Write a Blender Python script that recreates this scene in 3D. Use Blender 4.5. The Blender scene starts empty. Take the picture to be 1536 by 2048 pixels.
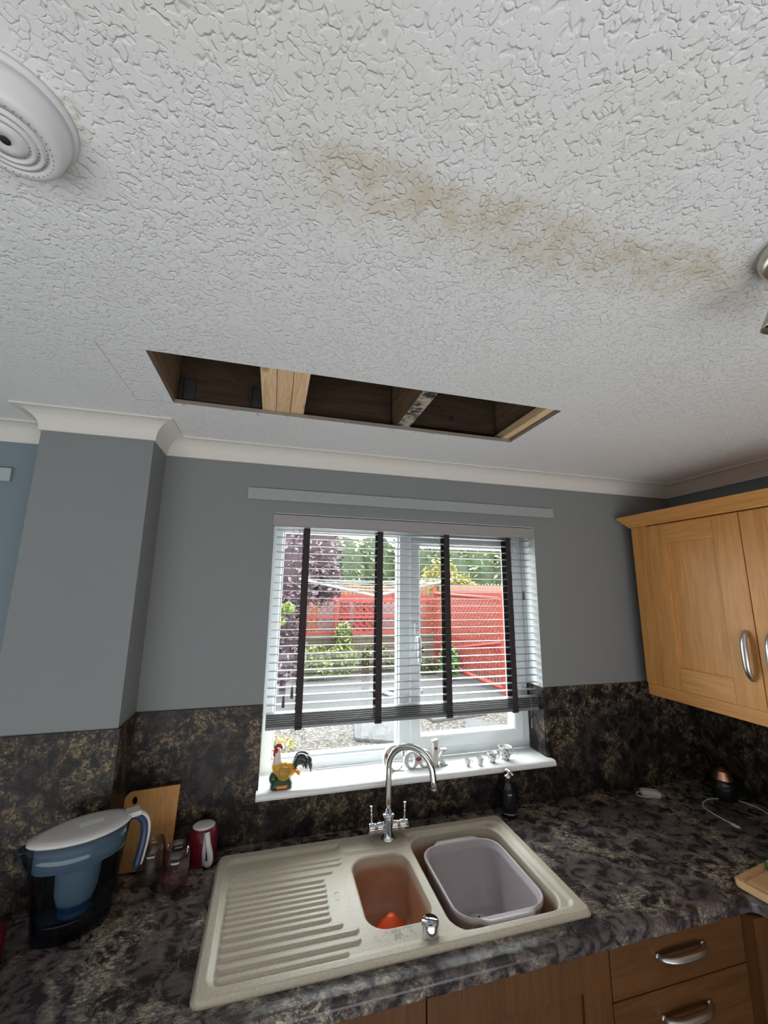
import bpy, math, random
from mathutils import Vector, Matrix
random.seed(7)
PI = math.pi
sc = bpy.context.scene
COL = sc.collection

# ------------------------------------------------------------------ camera
def cam_basis(yaw, pitch, roll):
    cy, sy = math.cos(yaw), math.sin(yaw)
    f = Vector((-sy*math.cos(pitch), cy*math.cos(pitch), math.sin(pitch)))
    r = Vector((cy, sy, 0)); u = r.cross(f)
    return r*math.cos(roll)+u*math.sin(roll), -r*math.sin(roll)+u*math.cos(roll), f
r_, u_, f_ = cam_basis(-.2644, .1895, .0108)
cd = bpy.data.cameras.new('camera'); cam = bpy.data.objects.new('camera', cd); COL.objects.link(cam)
cam.matrix_world = Matrix(((r_.x, u_.x, -f_.x, .1704), (r_.y, u_.y, -f_.y, -1.6137), (r_.z, u_.z, -f_.z, 1.7632), (0, 0, 0, 1)))
cd.sensor_fit = 'VERTICAL'; cd.sensor_height = 24; cd.lens = 802.2343/2048*24; cd.clip_start = .02; cd.clip_end = 200
sc.camera = cam

# ------------------------------------------------------------------ light and exposure
sc.view_settings.view_transform = 'Standard'; sc.view_settings.look = 'None'
sc.view_settings.gamma = 1; sc.view_settings.use_curve_mapping = False
sc.view_settings.exposure = 0.0
sc.cycles.max_bounces = 10; sc.cycles.diffuse_bounces = 6; sc.cycles.glossy_bounces = 5
sc.cycles.transmission_bounces = 8; sc.cycles.transparent_max_bounces = 12
sc.cycles.caustics_reflective = False; sc.cycles.caustics_refractive = False
sc.cycles.sample_clamp_indirect = 6
try:
    sc.cycles.use_denoising = True; sc.cycles.denoiser = 'OPENIMAGEDENOISE'
except Exception: pass
SKY = 17.5; GZ0 = -.15
w = bpy.data.worlds.new('world'); sc.world = w; w.use_nodes = True
bg = w.node_tree.nodes['Background']; bg.inputs[0].default_value = (.93, .97, 1, 1); bg.inputs[1].default_value = SKY
def area(name, loc, direction, sx, sy, power, color, portal=False):
    l = bpy.data.lights.new(name, 'AREA'); l.shape = 'RECTANGLE'; l.size = sx; l.size_y = sy
    l.energy = power; l.color = color; l.cycles.is_portal = portal
    o = bpy.data.objects.new(name, l); COL.objects.link(o); o.location = loc
    o.rotation_euler = Vector(direction).to_track_quat('-Z', 'Y').to_euler(); return o
area('kitchen_window_portal', (.75, .19, 1.56), (0, -1, 0), 1.3, 1.1, 1, (1, 1, 1), True)
# added area lamp on the unseen ground outside, lifts ceiling and window frames
P_GROUND_FILL, P_REAR, P_ROOM = 250, 0, 84
area('added_ground_fill', (.75, 1.5, GZ0+.05), (0, -.35, 1), 5.0, 2.4, P_GROUND_FILL, (1, .98, .94))
# added fill lamp in front of the solid rear wall, switched off
area('rear_wall_fill', (-.4, -4.0, 1.3), (0, 1, .25), 2.6, 1.8, P_REAR, (1, .96, .90))
# added upward lamp behind the camera, fills the ceiling and walls
area('rear_ceiling_fill', (.0, -3.3, .45), (0, .62, 1), 4.6, 1.7, P_ROOM, (.97, .985, 1))

# ------------------------------------------------------------------ helpers
def smooth01(a, b, x):
    t = max(0., min(1., (x-a)/(b-a))); return t*t*(3-2*t)
class MB:
    def __init__(s): s.v = []; s.f = []; s.m = []; s.s = []
    def add(s, vs, fs, mi=0, sm=False):
        n = len(s.v); s.v += [tuple(v) for v in vs]
        for f in fs: s.f.append([n+i for i in f]); s.m.append(mi); s.s.append(sm)
        return s
    def box(s, x0, x1, y0, y1, z0, z1, mi=0, M=None):
        vs = [Vector((x, y, z)) for x in (x0, x1) for y in (y0, y1) for z in (z0, z1)]
        if M is not None: vs = [M @ v for v in vs]
        return s.add(vs, [(0,1,3,2),(4,6,7,5),(0,4,5,1),(2,3,7,6),(0,2,6,4),(1,5,7,3)], mi)
    def tube(s, pts, rad, n=12, mi=0, cap=True, closed=False, flat=1.0):
        pts = [Vector(p) for p in pts]; N = len(pts)
        if not hasattr(rad, '__len__'): rad = [rad]*N
        up = None; vs = []
        for i, p in enumerate(pts):
            a = pts[(i-1) % N] if closed or i > 0 else pts[0]; b = pts[(i+1) % N] if closed or i < N-1 else pts[-1]
            t = (b-a).normalized()
            if up is None:
                up = t.orthogonal().normalized()
                if abs(t.z) < .9: up = (Vector((0,0,1))-t*t.z).normalized()
            up = (up - t*up.dot(t)).normalized(); sd = t.cross(up)
            for k in range(n):
                an = 2*PI*k/n; vs.append(p+(up*math.cos(an)*flat+sd*math.sin(an))*rad[i])
        fs = []
        for i in range(N if closed else N-1):
            for k in range(n):
                j = (i+1) % N; fs.append((i*n+k, i*n+(k+1) % n, j*n+(k+1) % n, j*n+k))
        if cap and not closed: fs.append(tuple(range(n-1, -1, -1))); fs.append(tuple((N-1)*n+k for k in range(n)))
        return s.add(vs, fs, mi, True)
    def lathe(s, prof, c=(0,0,0), n=32, mi=0, axis='z', sx=1, sy=1):
        c = Vector(c); vs = []; N = len(prof)
        for r, z in prof:
            for k in range(n):
                a = 2*PI*k/n; p = Vector((r*math.cos(a)*sx, r*math.sin(a)*sy, z))
                if axis == 'x': p = Vector((p.z, p.x, p.y))
                if axis == 'y': p = Vector((p.x, p.z, p.y))
                vs.append(c+p)
        fs = [(i*n+k, i*n+(k+1) % n, (i+1)*n+(k+1) % n, (i+1)*n+k) for i in range(N-1) for k in range(n)]
        if prof[0][0] > 1e-5: fs.append(tuple(range(n-1, -1, -1)))
        if prof[-1][0] > 1e-5: fs.append(tuple((N-1)*n+k for k in range(n)))
        return s.add(vs, fs, mi, True)
    def loft(s, loops, mi=0, cap0=False, cap1=False, sm=True, wrap=False):
        n = len(loops[0]); vs = [p for l in loops for p in l]; N = len(loops)
        fs = [(i*n+k, i*n+(k+1) % n, ((i+1) % N)*n+(k+1) % n, ((i+1) % N)*n+k) for i in range(N if wrap else N-1) for k in range(n)]
        if cap0: fs.append(tuple(range(n-1, -1, -1)))
        if cap1: fs.append(tuple((N-1)*n+k for k in range(n)))
        return s.add(vs, fs, mi, sm)
    def prism(s, poly, fn, d0, d1, mi=0, sm=False):
        a = [fn(x, y, d0) for x, y in poly]; b = [fn(x, y, d1) for x, y in poly]; n = len(poly)
        s.add(a+b, [tuple(range(n-1, -1, -1)), tuple(range(n, 2*n))]+[(i, (i+1) % n, n+(i+1) % n, n+i) for i in range(n)], mi, sm)
        return s
    def blob(s, c, r, mi=0, n=16, M=None):
        c = Vector(c); r = r if hasattr(r, '__len__') else (r, r, r); vs = []; h = n//2
        for i in range(h+1):
            t = PI*i/h
            for k in range(n):
                a = 2*PI*k/n; p = Vector((math.sin(t)*math.cos(a)*r[0], math.sin(t)*math.sin(a)*r[1], math.cos(t)*r[2]))
                vs.append(c+(M @ p if M is not None else p))
        return s.add(vs, [(i*n+k, (i+1)*n+k, (i+1)*n+(k+1) % n, i*n+(k+1) % n) for i in range(h) for k in range(n)], mi, True)
def obj(name, mb, mat, parent=None, bevel=0, seg=2, kind=None, label=None, cat=None, group=None, local=False, merge=True, sub=0):
    me = bpy.data.meshes.new(name); off = Vector((0,0,0))
    if parent is not None and not local:
        q = parent
        while q: off = off+q.location; q = q.parent
    me.from_pydata([tuple(Vector(v)-off) for v in mb.v], [], mb.f)
    for m in (mat if isinstance(mat, (list, tuple)) else [mat]): me.materials.append(m)
    me.polygons.foreach_set('material_index', mb.m); me.polygons.foreach_set('use_smooth', mb.s)
    if merge:
        import bmesh
        b = bmesh.new(); b.from_mesh(me); bmesh.ops.remove_doubles(b, verts=b.verts, dist=1e-6)
        bmesh.ops.recalc_face_normals(b, faces=b.faces); b.to_mesh(me); b.free()
    me.update()
    o = bpy.data.objects.new(name, me); COL.objects.link(o)
    if parent is not None: o.parent = parent
    if sub: md = o.modifiers.new('sub', 'SUBSURF'); md.levels = sub; md.render_levels = sub
    if bevel:
        md = o.modifiers.new('bevel', 'BEVEL'); md.width = bevel; md.segments = seg; md.limit_method = 'ANGLE'; md.angle_limit = .6
    if kind: o['kind'] = kind
    if label: o['label'] = label
    if cat: o['category'] = cat
    if group: o['group'] = group
    return o
def thing(name, label, cat, loc=(0,0,0), group=None, rz=0):
    o = bpy.data.objects.new(name, None); COL.objects.link(o); o.location = loc; o.rotation_euler = (0,0,rz)
    o['label'] = label; o['category'] = cat; o.empty_display_size = .05
    if group: o['group'] = group
    return o
def struct(name, mb, mat, **k): return obj(name, mb, mat, kind='structure', **k)
def rrect(x0, x1, y0, y1, r, z, n=6):
    out = []
    for cx, cy, a0 in ((x1-r, y1-r, 0), (x0+r, y1-r, PI/2), (x0+r, y0+r, PI), (x1-r, y0+r, 1.5*PI)):
        for i in range(n+1):
            a = a0+PI/2*i/n; out.append(Vector((cx+r*math.cos(a), cy+r*math.sin(a), z)))
    return out
def catmull(P, n=8, closed=False):
    P = [Vector(p) for p in P]; out = []; N = len(P)
    for i in range(N if closed else N-1):
        p0 = P[(i-1) % N] if closed or i > 0 else P[0]; p1 = P[i]; p2 = P[(i+1) % N]
        p3 = P[(i+2) % N] if closed or i < N-2 else P[-1]
        for k in range(n):
            t = k/n; out.append(.5*((2*p1)+(p2-p0)*t+(2*p0-5*p1+4*p2-p3)*t*t+(3*p1-p0-3*p2+p3)*t**3))
    if not closed: out.append(P[-1])
    return out

# ------------------------------------------------------------------ materials
class NT:
    def __init__(s, name):
        s.mat = bpy.data.materials.new(name); s.mat.use_nodes = True; s.t = s.mat.node_tree; s.N = s.t.nodes
        s.b = s.N['Principled BSDF']; s.tc = s.N.new('ShaderNodeTexCoord')
    def l(s, a, b): s.t.links.new(a, b)
    def inp(s, node, k, v):
        if hasattr(v, 'is_linked') or isinstance(v, bpy.types.NodeSocket): s.l(v, node.inputs[k])
        else: node.inputs[k].default_value = v
    def map(s, scale=(1,1,1), rot=(0,0,0), loc=(0,0,0), src=None):
        m = s.N.new('ShaderNodeMapping'); m.inputs['Scale'].default_value = scale; m.inputs['Rotation'].default_value = rot
        m.inputs['Location'].default_value = loc; s.l(src or s.tc.outputs['Object'], m.inputs['Vector']); return m.outputs[0]
    def noise(s, vec, scale, detail=4, rough=.5, dist=0, color=False):
        n = s.N.new('ShaderNodeTexNoise'); s.l(vec, n.inputs['Vector'])
        for k, v in (('Scale', scale), ('Detail', detail), ('Roughness', rough), ('Distortion', dist)): n.inputs[k].default_value = v
        return n.outputs['Color' if color else 'Fac']
    def voro(s, vec, scale, feat='F1', out='Distance', rand=1):
        n = s.N.new('ShaderNodeTexVoronoi'); n.feature = feat; s.l(vec, n.inputs['Vector']); n.inputs['Scale'].default_value = scale
        n.inputs['Randomness'].default_value = rand; return n.outputs[out]
    def math(s, op, a, b=0, clamp=False):
        n = s.N.new('ShaderNodeMath'); n.operation = op; n.use_clamp = clamp; s.inp(n, 0, a); s.inp(n, 1, b); return n.outputs[0]
    def vmath(s, op, a, b):
        n = s.N.new('ShaderNodeVectorMath'); n.operation = op; s.inp(n, 0, a); s.inp(n, 1, b); return n.outputs[0]
    def rng(s, v, a, b, c=0, d=1, smooth=True):
        n = s.N.new('ShaderNodeMapRange'); n.interpolation_type = 'SMOOTHSTEP' if smooth else 'LINEAR'
        s.l(v, n.inputs[0])
        for i, x in enumerate((a, b, c, d)): n.inputs[i+1].default_value = x
        return n.outputs[0]
    def ramp(s, v, stops):
        n = s.N.new('ShaderNodeValToRGB'); s.l(v, n.inputs[0]); e = n.color_ramp.elements
        while len(e) < len(stops): e.new(.5)
        for i, (p, c) in enumerate(stops): e[i].position = p; e[i].color = (*c, 1)
        return n.outputs[0]
    def mix(s, f, a, b):
        n = s.N.new('ShaderNodeMix'); n.data_type = 'RGBA'; s.inp(n, 0, f)
        for k, v in ((6, a), (7, b)):
            if isinstance(v, tuple): n.inputs[k].default_value = (*v, 1) if len(v) == 3 else v
            else: s.l(v, n.inputs[k])
        return n.outputs[2]
    def xyz(s, src=None):
        n = s.N.new('ShaderNodeSeparateXYZ'); s.l(src or s.tc.outputs['Object'], n.inputs[0]); return n.outputs
    def bump(s, h, strength=.5, dist=.002):
        n = s.N.new('ShaderNodeBump'); n.inputs['Strength'].default_value = strength; n.inputs['Distance'].default_value = dist
        s.l(h, n.inputs['Height']); s.l(n.outputs[0], s.b.inputs['Normal']); return n
    def col(s, c):
        if isinstance(c, tuple): s.b.inputs['Base Color'].default_value = (*c, 1)
        else: s.l(c, s.b.inputs['Base Color'])
        return s
    def pr(s, **k):
        for a, v in k.items(): s.inp(s.b, {'rough': 'Roughness', 'metal': 'Metallic', 'spec': 'Specular IOR Level', 'trans': 'Transmission Weight', 'ior': 'IOR', 'coat': 'Coat Weight', 'alpha': 'Alpha'}[a], v)
        return s
def plain(name, c, rough=.5, metal=0, var=.06, vscale=30, bump=0, **k):
    n = NT(name); v = n.tc.outputs['Object']; f = n.noise(v, vscale, 3)
    n.col(n.mix(f, tuple(x*(1-var) for x in c), tuple(min(1, x*(1+var)) for x in c))).pr(rough=rough, metal=metal, **k)
    if bump: n.bump(n.noise(v, vscale*4, 4), bump, .001)
    return n.mat

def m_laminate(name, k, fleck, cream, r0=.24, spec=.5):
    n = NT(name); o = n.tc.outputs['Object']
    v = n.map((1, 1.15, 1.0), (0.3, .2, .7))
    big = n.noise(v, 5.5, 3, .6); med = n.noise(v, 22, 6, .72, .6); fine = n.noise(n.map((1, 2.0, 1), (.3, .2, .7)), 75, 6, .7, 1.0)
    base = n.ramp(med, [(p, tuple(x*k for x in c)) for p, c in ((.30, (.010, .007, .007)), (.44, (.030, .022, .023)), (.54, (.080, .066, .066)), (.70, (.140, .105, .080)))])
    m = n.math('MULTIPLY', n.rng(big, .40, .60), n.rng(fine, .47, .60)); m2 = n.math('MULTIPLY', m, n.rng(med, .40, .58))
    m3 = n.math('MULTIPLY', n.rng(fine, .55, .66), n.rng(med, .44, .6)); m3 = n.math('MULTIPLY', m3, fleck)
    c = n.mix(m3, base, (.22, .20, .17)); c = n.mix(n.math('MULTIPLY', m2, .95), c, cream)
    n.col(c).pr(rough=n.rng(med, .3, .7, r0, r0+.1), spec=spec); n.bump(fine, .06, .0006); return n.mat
def m_ceiling():
    n = NT('textured_plaster_ceiling'); o = n.tc.outputs['Object']; X = n.xyz()
    d = n.vmath('SCALE', n.noise(o, 34, 2, .5, 0, True), (0,0,0)); d.node.inputs['Scale'].default_value = .024
    vv = n.vmath('ADD', o, d)
    e = n.voro(vv, 112, 'DISTANCE_TO_EDGE'); crack = n.rng(e, 0.01, .13, 1, 0)
    gap = n.rng(n.noise(o, 75, 2, .5), .50, .62)
    e2 = n.voro(vv, 112); pit = n.rng(e2, .56, .78, 0, 1)
    h = n.math('MAXIMUM', n.math('MULTIPLY', n.math('MULTIPLY', crack, gap), .7), n.math('MULTIPLY', pit, n.rng(n.noise(o, 45, 2), .40, .55, .3, 1.5)))
    # flatter filled patch left of the opening
    fade = n.math('MAXIMUM', n.rng(X[0], -.75, -.10, .12, 1), n.rng(X[1], -.75, -1.0, 0, 1))
    big = n.noise(o, 2.6, 2); fade = n.math('MULTIPLY', fade, n.rng(big, .30, .55, .6, 1))
    h = n.math('MULTIPLY', h, fade); h = n.math('SUBTRACT', n.math('MULTIPLY', n.noise(o, 120, 4), .18), h)
    n.bump(h, .52, .0032)
    # water stain band
    wob = n.noise(o, 9, 5, .65); wob2 = n.noise(o, 3, 2)
    yy = n.math('ADD', X[1], n.math('MULTIPLY', n.math('SUBTRACT', wob, .5), .11))
    yy = n.math('ADD', yy, n.math('MULTIPLY', n.math('SUBTRACT', wob2, .5), .10))
    band = n.math('MULTIPLY', n.rng(yy, -1.215, -1.180, 0, 1), n.rng(yy, -1.165, -1.05, 1, 0))
    ext = n.math('MULTIPLY', n.rng(X[0], .10, .26, 0, 1), n.rng(X[0], .85, 1.12, 1, 0))
    st = n.math('MULTIPLY', n.math('MULTIPLY', band, ext), n.rng(n.noise(o, 30, 4), .3, .7, .3, 1))
    wh = n.mix(n.noise(o, 6, 3), (.84, .845, .835), (.88, .885, .875))
    c = n.mix(n.math('MULTIPLY', st, .75), wh, (.62, .52, .36))
    # pinkish brown cast further out
    b2 = n.math('MULTIPLY', n.rng(X[1], -1.05, -1.35, 0, .35), n.rng(wob2, .35, .7)); c = n.mix(b2, c, (.72, .68, .63))
    # pencil lines of the marked-out patch
    l1 = n.math('MULTIPLY', n.rng(n.math('ABSOLUTE', n.math('ADD', X[0], .255)), .0002, .0012, 1, 0), n.math('MULTIPLY', n.rng(X[1], -.648, -.646), n.rng(X[1], -.330, -.328, 1, 0)))
    l2 = n.math('MULTIPLY', n.rng(n.math('ABSOLUTE', n.math('ADD', X[1], .345)), .0002, .0014, 1, 0), n.math('MULTIPLY', n.rng(X[0], -.258, -.256), n.rng(X[0], -.15, -.148, 1, 0)))
    ln = n.math('MULTIPLY', n.math('MAXIMUM', l1, l2), n.rng(n.noise(o, 60, 2), .3, .5, .3, .8)); c = n.mix(ln, c, (.22, .2, .18))
    # glue residue beside the alarm
    dx = n.math('SUBTRACT', X[0], -.095); dy = n.math('SUBTRACT', X[1], -1.145)
    rr = n.math('SQRT', n.math('ADD', n.math('MULTIPLY', dx, dx), n.math('MULTIPLY', n.math('MULTIPLY', dy, dy), .35)))
    g = n.math('MULTIPLY', n.rng(rr, .008, .022, 1, 0), n.rng(n.noise(o, 70, 4), .42, .6)); c = n.mix(n.math('MULTIPLY', g, .6), c, (.50, .42, .27))
    n.col(c).pr(rough=.85, spec=.2); return n.mat
def m_wood(name, a, b, axis='z', scale=1., rough=.42, knots=False, bump=.1):
    n = NT(name); s = {'z': (14, 14, 1.1), 'x': (1.1, 14, 14), 'y': (14, 1.1, 14)}[axis]; s = tuple(q*scale for q in s)
    v = n.map(s); g = n.noise(v, 3.2, 6, .6, 1.4); g2 = n.noise(v, 16, 4, .7)
    f = n.math('ADD', n.math('MULTIPLY', g, .75), n.math('MULTIPLY', g2, .25)); c = n.mix(n.rng(f, .32, .68), a, b)
    if knots:
        k = n.voro(n.map((6, 3, 6)), 1.6); c = n.mix(n.rng(k, .05, .16, .85, 0), c, tuple(x*.25 for x in a))
    n.col(c).pr(rough=rough, spec=.4); n.bump(f, bump, .0006); return n.mat
M = {}
M['lam'] = m_laminate('mottled_worktop_laminate', 1.3, .6, (.56, .49, .34)); M['lam_shade'] = m_laminate('shaded_splashback_laminate', .42, .22, (.26, .19, .10), .42, .22); M['ceil'] = m_ceiling()  # splashback repeats the worktop laminate with shade put into its colour
def m_wall(name, c):
    n = NT(name); o = n.tc.outputs['Object']; n.col(n.mix(n.noise(o, 3, 3), tuple(x*.97 for x in c), tuple(x*1.03 for x in c))).pr(rough=.75, spec=.25)
    n.bump(n.noise(o, 160, 4), .12, .0006); return n.mat
M['wall'] = m_wall('grey_wall_paint', (.235, .245, .247)); M['wall2'] = m_wall('blue_grey_wall_paint', (.20, .255, .28))
M['white'] = m_wall('white_gloss_paint', (.76, .74, .69)); M['cove'] = m_wall('cream_white_coving', (.74, .71, .66))
M['board_edge'] = plain('plasterboard_cut_edge', (.30, .25, .21), .95, var=.3, vscale=80, bump=.6)
M['upvc'] = plain('white_upvc', (.76, .79, .80), .28, var=.02, vscale=4)
M['reveal'] = m_wall('white_reveal_paint', (.80, .82, .82))
M['sill'] = plain('white_gloss_sill', (.84, .85, .85), .18, var=.02, vscale=5)
M['slat'] = plain('white_blind_slat', (.19, .19, .20), .35, var=.02, vscale=8)
M['valance'] = plain('off_white_valance', (.33, .31, .305), .45, var=.03)
M['tape'] = plain('dark_brown_ladder_tape', (.035, .026, .028), .85, var=.25, vscale=300, bump=.3)
M['cord'] = plain('grey_cord', (.30, .28, .27), .8); M['tassel'] = plain('dark_tassel', (.08, .07, .07), .5)
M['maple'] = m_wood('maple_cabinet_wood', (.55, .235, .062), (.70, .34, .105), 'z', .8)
M['maple_shade'] = m_wood('shaded_base_maple', (.085, .034, .010), (.13, .055, .017), 'z', .8)  # copy of the cabinet maple, shade under the worktop darkened into it
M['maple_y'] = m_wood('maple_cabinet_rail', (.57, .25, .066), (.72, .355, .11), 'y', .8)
M['maple_shade_x'] = m_wood('shaded_drawer_maple', (.085, .034, .010), (.13, .055, .017), 'x', 1.0)  # drawer fronts: same maple, shade put into the colour
M['pine'] = m_wood('fresh_pine_timber', (.74, .47, .24), (.95, .70, .42), 'y', 1.2, .7, True)
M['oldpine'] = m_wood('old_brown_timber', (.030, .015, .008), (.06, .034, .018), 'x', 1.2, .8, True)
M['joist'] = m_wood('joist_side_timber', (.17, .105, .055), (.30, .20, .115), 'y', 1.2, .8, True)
def m_mould():
    n = NT('mouldy_grey_timber'); v = n.map((14, 2, 14)); a = n.noise(v, 3, 6, .6, 1); b = n.noise(n.tc.outputs['Object'], 26, 6, .75)
    n.col(n.mix(n.rng(b, .44, .58), n.mix(a, (.42, .36, .28), (.62, .52, .38)), (.03, .03, .035))).pr(rough=.85); return n.mat
M['mould'] = m_mould()
def m_chrome(name, c, r): return plain(name, c, r, 1, var=.02)
M['chrome'] = m_chrome('polished_chrome', (.82, .83, .85), .07); M['nickel'] = m_chrome('brushed_nickel', (.62, .58, .50), .30)
M['steel'] = m_chrome('satin_steel', (.60, .58, .56), .32)
def m_glass(name, c, rough=0., ior=1.45):
    n = NT(name); n.col(c).pr(rough=rough, trans=1., ior=ior); return n.mat
def m_pane():
    m = bpy.data.materials.new('window_glass'); m.use_nodes = True; t = m.node_tree; N = t.nodes; N.clear()
    o = N.new('ShaderNodeOutputMaterial'); g = N.new('ShaderNodeBsdfGlossy'); g.inputs['Roughness'].default_value = .02
    tr = N.new('ShaderNodeBsdfTransparent'); tr.inputs[0].default_value = (.95, .97, .96, 1); mx = N.new('ShaderNodeMixShader')
    lw = N.new('ShaderNodeLayerWeight'); lw.inputs[0].default_value = .5; pw = N.new('ShaderNodeMath'); pw.operation = 'POWER'; pw.inputs[1].default_value = 4; fr = N.new('ShaderNodeMath'); fr.operation = 'MULTIPLY_ADD'; fr.inputs[1].default_value = .5; fr.inputs[2].default_value = .035; t.links.new(lw.outputs['Facing'], pw.inputs[0]); t.links.new(pw.outputs[0], fr.inputs[0])
    t.links.new(fr.outputs[0], mx.inputs[0]); t.links.new(tr.outputs[0], mx.inputs[1]); t.links.new(g.outputs[0], mx.inputs[2]); t.links.new(mx.outputs[0], o.inputs[0]); return m
M['pane'] = m_pane()
def m_thin(name, tint, rough=.05, base=.035, k=.5):
    m = m_pane(); m.name = name; N = m.node_tree.nodes
    for x in N:
        if x.type == 'BSDF_TRANSPARENT': x.inputs[0].default_value = (*tint, 1)
        if x.type == 'BSDF_GLOSSY': x.inputs['Roughness'].default_value = rough
        if x.type == 'MATH' and x.operation == 'MULTIPLY_ADD': x.inputs[1].default_value = k; x.inputs[2].default_value = base
        if x.type == 'MATH' and x.operation == 'POWER': x.inputs[1].default_value = 4 if base < .05 else 2.5
    return m
def m_sink():
    n = NT('beige_composite_sink'); o = n.N.new('ShaderNodeNewGeometry').outputs['Position']; X = n.xyz(o)
    sp = n.noise(o, 420, 2, .7); c = n.mix(n.rng(sp, .35, .65), (.50, .435, .33), (.66, .59, .47))
    # brown tea staining on the bowl walls and the scuffed patch by the plug control
    inb = n.math('MULTIPLY', n.rng(X[2], .900, .872, 0, 1), n.rng(n.noise(o, 12, 4), .2, .6, .75, 1)); c = n.mix(n.math('MULTIPLY', inb, .88), c, (.40, .17, .085))
    dx = n.math('MULTIPLY', n.math('SUBTRACT', X[0], .53), 1.0); dy = n.math('MULTIPLY', n.math('SUBTRACT', X[1], -.485), 3.0)
    rr = n.math('SQRT', n.math('ADD', n.math('MULTIPLY', dx, dx), n.math('MULTIPLY', dy, dy)))
    g = n.math('MULTIPLY', n.rng(rr, .03, .085, 1, 0), n.rng(n.noise(o, 55, 5, .7), .48, .58)); c = n.mix(n.math('MULTIPLY', g, .65), c, (.20, .18, .14))
    n.col(c).pr(rough=.42, spec=.4); n.bump(sp, .08, .0005); return n.mat
M['sink'] = m_sink()
M['tub'] = plain('mauve_grey_plastic', (.47, .415, .43), .38, var=.04, vscale=60)
M['orange'] = plain('orange_plastic', (.95, .12, .03), .4)
M['white_pl'] = plain('white_plastic', (.72, .73, .74), .35, var=.02)
M['alarm'] = plain('aged_white_plastic', (.70, .69, .70), .45, var=.03); M['dark'] = plain('dark_void', (.02, .02, .02), .8)
M['black'] = plain('black_gloss_plastic', (.012, .012, .018), .12)
M['red'] = plain('dark_crimson_gloss', (.16, .008, .022), .3); M['cream'] = plain('cream_plastic', (.62, .56, .46), .4)
M['bamboo'] = m_wood('bamboo_board', (.42, .19, .05), (.55, .27, .08), 'z', 2.0, .5); M['beech'] = m_wood('beech_chopping_board', (.50, .29, .13), (.70, .45, .24), 'y', 1.6, .5)
M['copper'] = m_chrome('copper_lid', (.75, .42, .28), .3); M['dkglass'] = plain('dark_jar_glass', (.02, .02, .025), .1)
M['dryglue'] = M['cream']

# ------------------------------------------------------------------ setting
H = 2.312; XL, XR, YR = -2.7, 2.162, -4.1; W0, W1, WT, ST, SPL = .163, 1.335, 2.054, 1.072, 1.348
PX0, PX1, PD = -.570, -.2466, .163
HX0, HX1, HY0, HY1 = -.153, 1.003, -.635, -.350
CB = 2.248
b = MB()
b.box(XL, W0, 0, .29, -.1, 2.7); b.box(W1, XR+.2, 0, .29, -.1, 2.7); b.box(W0, W1, 0, .29, WT, 2.7); b.box(W0, W1, 0, .29, -.1, ST-.028)
struct('wall_back', b, M['wall'])
b = MB(); b.box(PX0, PX1, -PD, .001, 0, H+.1); struct('wall_pier', b, M['wall'])
b = MB(); b.box(XR, XR+.2, YR, 0, -.1, 2.7); struct('wall_right', b, M['wall2'])
b = MB(); b.box(XL-.2, XL, YR, .2, -.1, 2.7); struct('wall_left', b, M['wall2'])
b = MB(); b.box(XL, XR, YR-.2, YR, -.1, 2.7)
struct('wall_rear', b, m_wall('rear_wall_paint', (.14, .14, .13)))
b = MB(); b.box(XL, XR, YR, 0, -.1, 0); struct('floor', b, plain('floor_vinyl', (.06, .045, .035), .5, vscale=6))
# left blue-grey stretch of the back wall beyond the pier
b = MB(); b.box(XL, PX0, -.004, .0, 0, H); struct('wall_back_left', b, M['wall2'])
# ceiling with the cut opening
b = MB(); T = .0125
def ceil_piece(x0, x1, y0, y1, cut):
    vs = [(x0,y0,H),(x1,y0,H),(x1,y1,H),(x0,y1,H),(x0,y0,H+T),(x1,y0,H+T),(x1,y1,H+T),(x0,y1,H+T)]
    b.add(vs, [(0,1,2,3)], 0); b.add(vs, [(7,6,5,4)], 1)
    for k, f in (('s',(0,4,5,1)),('e',(1,5,6,2)),('n',(2,6,7,3)),('w',(3,7,4,0))):
        if k in cut: b.add(vs, [f], 1)
ceil_piece(XL, HX0, YR, .2, 'e'); ceil_piece(HX1, XR+.1, YR, .2, 'w'); ceil_piece(HX0, HX1, YR, HY0, 'n'); ceil_piece(HX0, HX1, HY1, .2, 's')
struct('ceiling', b, [M['ceil'], M['board_edge']])
b = MB(); b.box(XL, XR+.2, YR, .3, 2.56, 2.6); struct('upper_floor_deck', b, m_wood('dark_floor_boards', (.03, .018, .01), (.05, .03, .018), 'x', 1, .9))
# coving
def coving(b, path, dirs):
    # path: wall-line points, dirs: room-side offset (mitred) at each point
    n = 9; D = .064; prof = [(0, CB), (.004, CB+.0)]
    for i in range(n+1):
        a = PI/2*i/n; prof.append((D-.004-(D-.012)*math.cos(a), CB+.004+(D-.012)*(1-math.cos(a))*0+(D-.012)*math.sin(a)))
    prof = [(0, CB), (.006, CB)] + [(.006+(D-.012)*(1-math.cos(PI/2*i/n)), CB+.006+(D-.012)*math.sin(PI/2*i/n)) for i in range(n+1)] + [(D, H-.006), (D, H-.0005), (0, H-.0005)]
    prof[-4-0:-3] = prof[-4:-3]
    loops = [[Vector((p[0]+d[0]*o, p[1]+d[1]*o, z)) for o, z in prof] for p, d in zip(path, dirs)]
    b.loft(loops, cap0=True, cap1=True, sm=False)
b = MB(); coving(b, [(XL, 0), (PX0, 0), (PX0, -PD), (PX1, -PD), (PX1, 0), (XR, 0), (XR, YR)], [(0,-1), (-1,-1), (-1,-1), (1,-1), (1,-1), (-1,-1), (-1,0)])
struct('trim_1', b, M['cove'])
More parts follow.
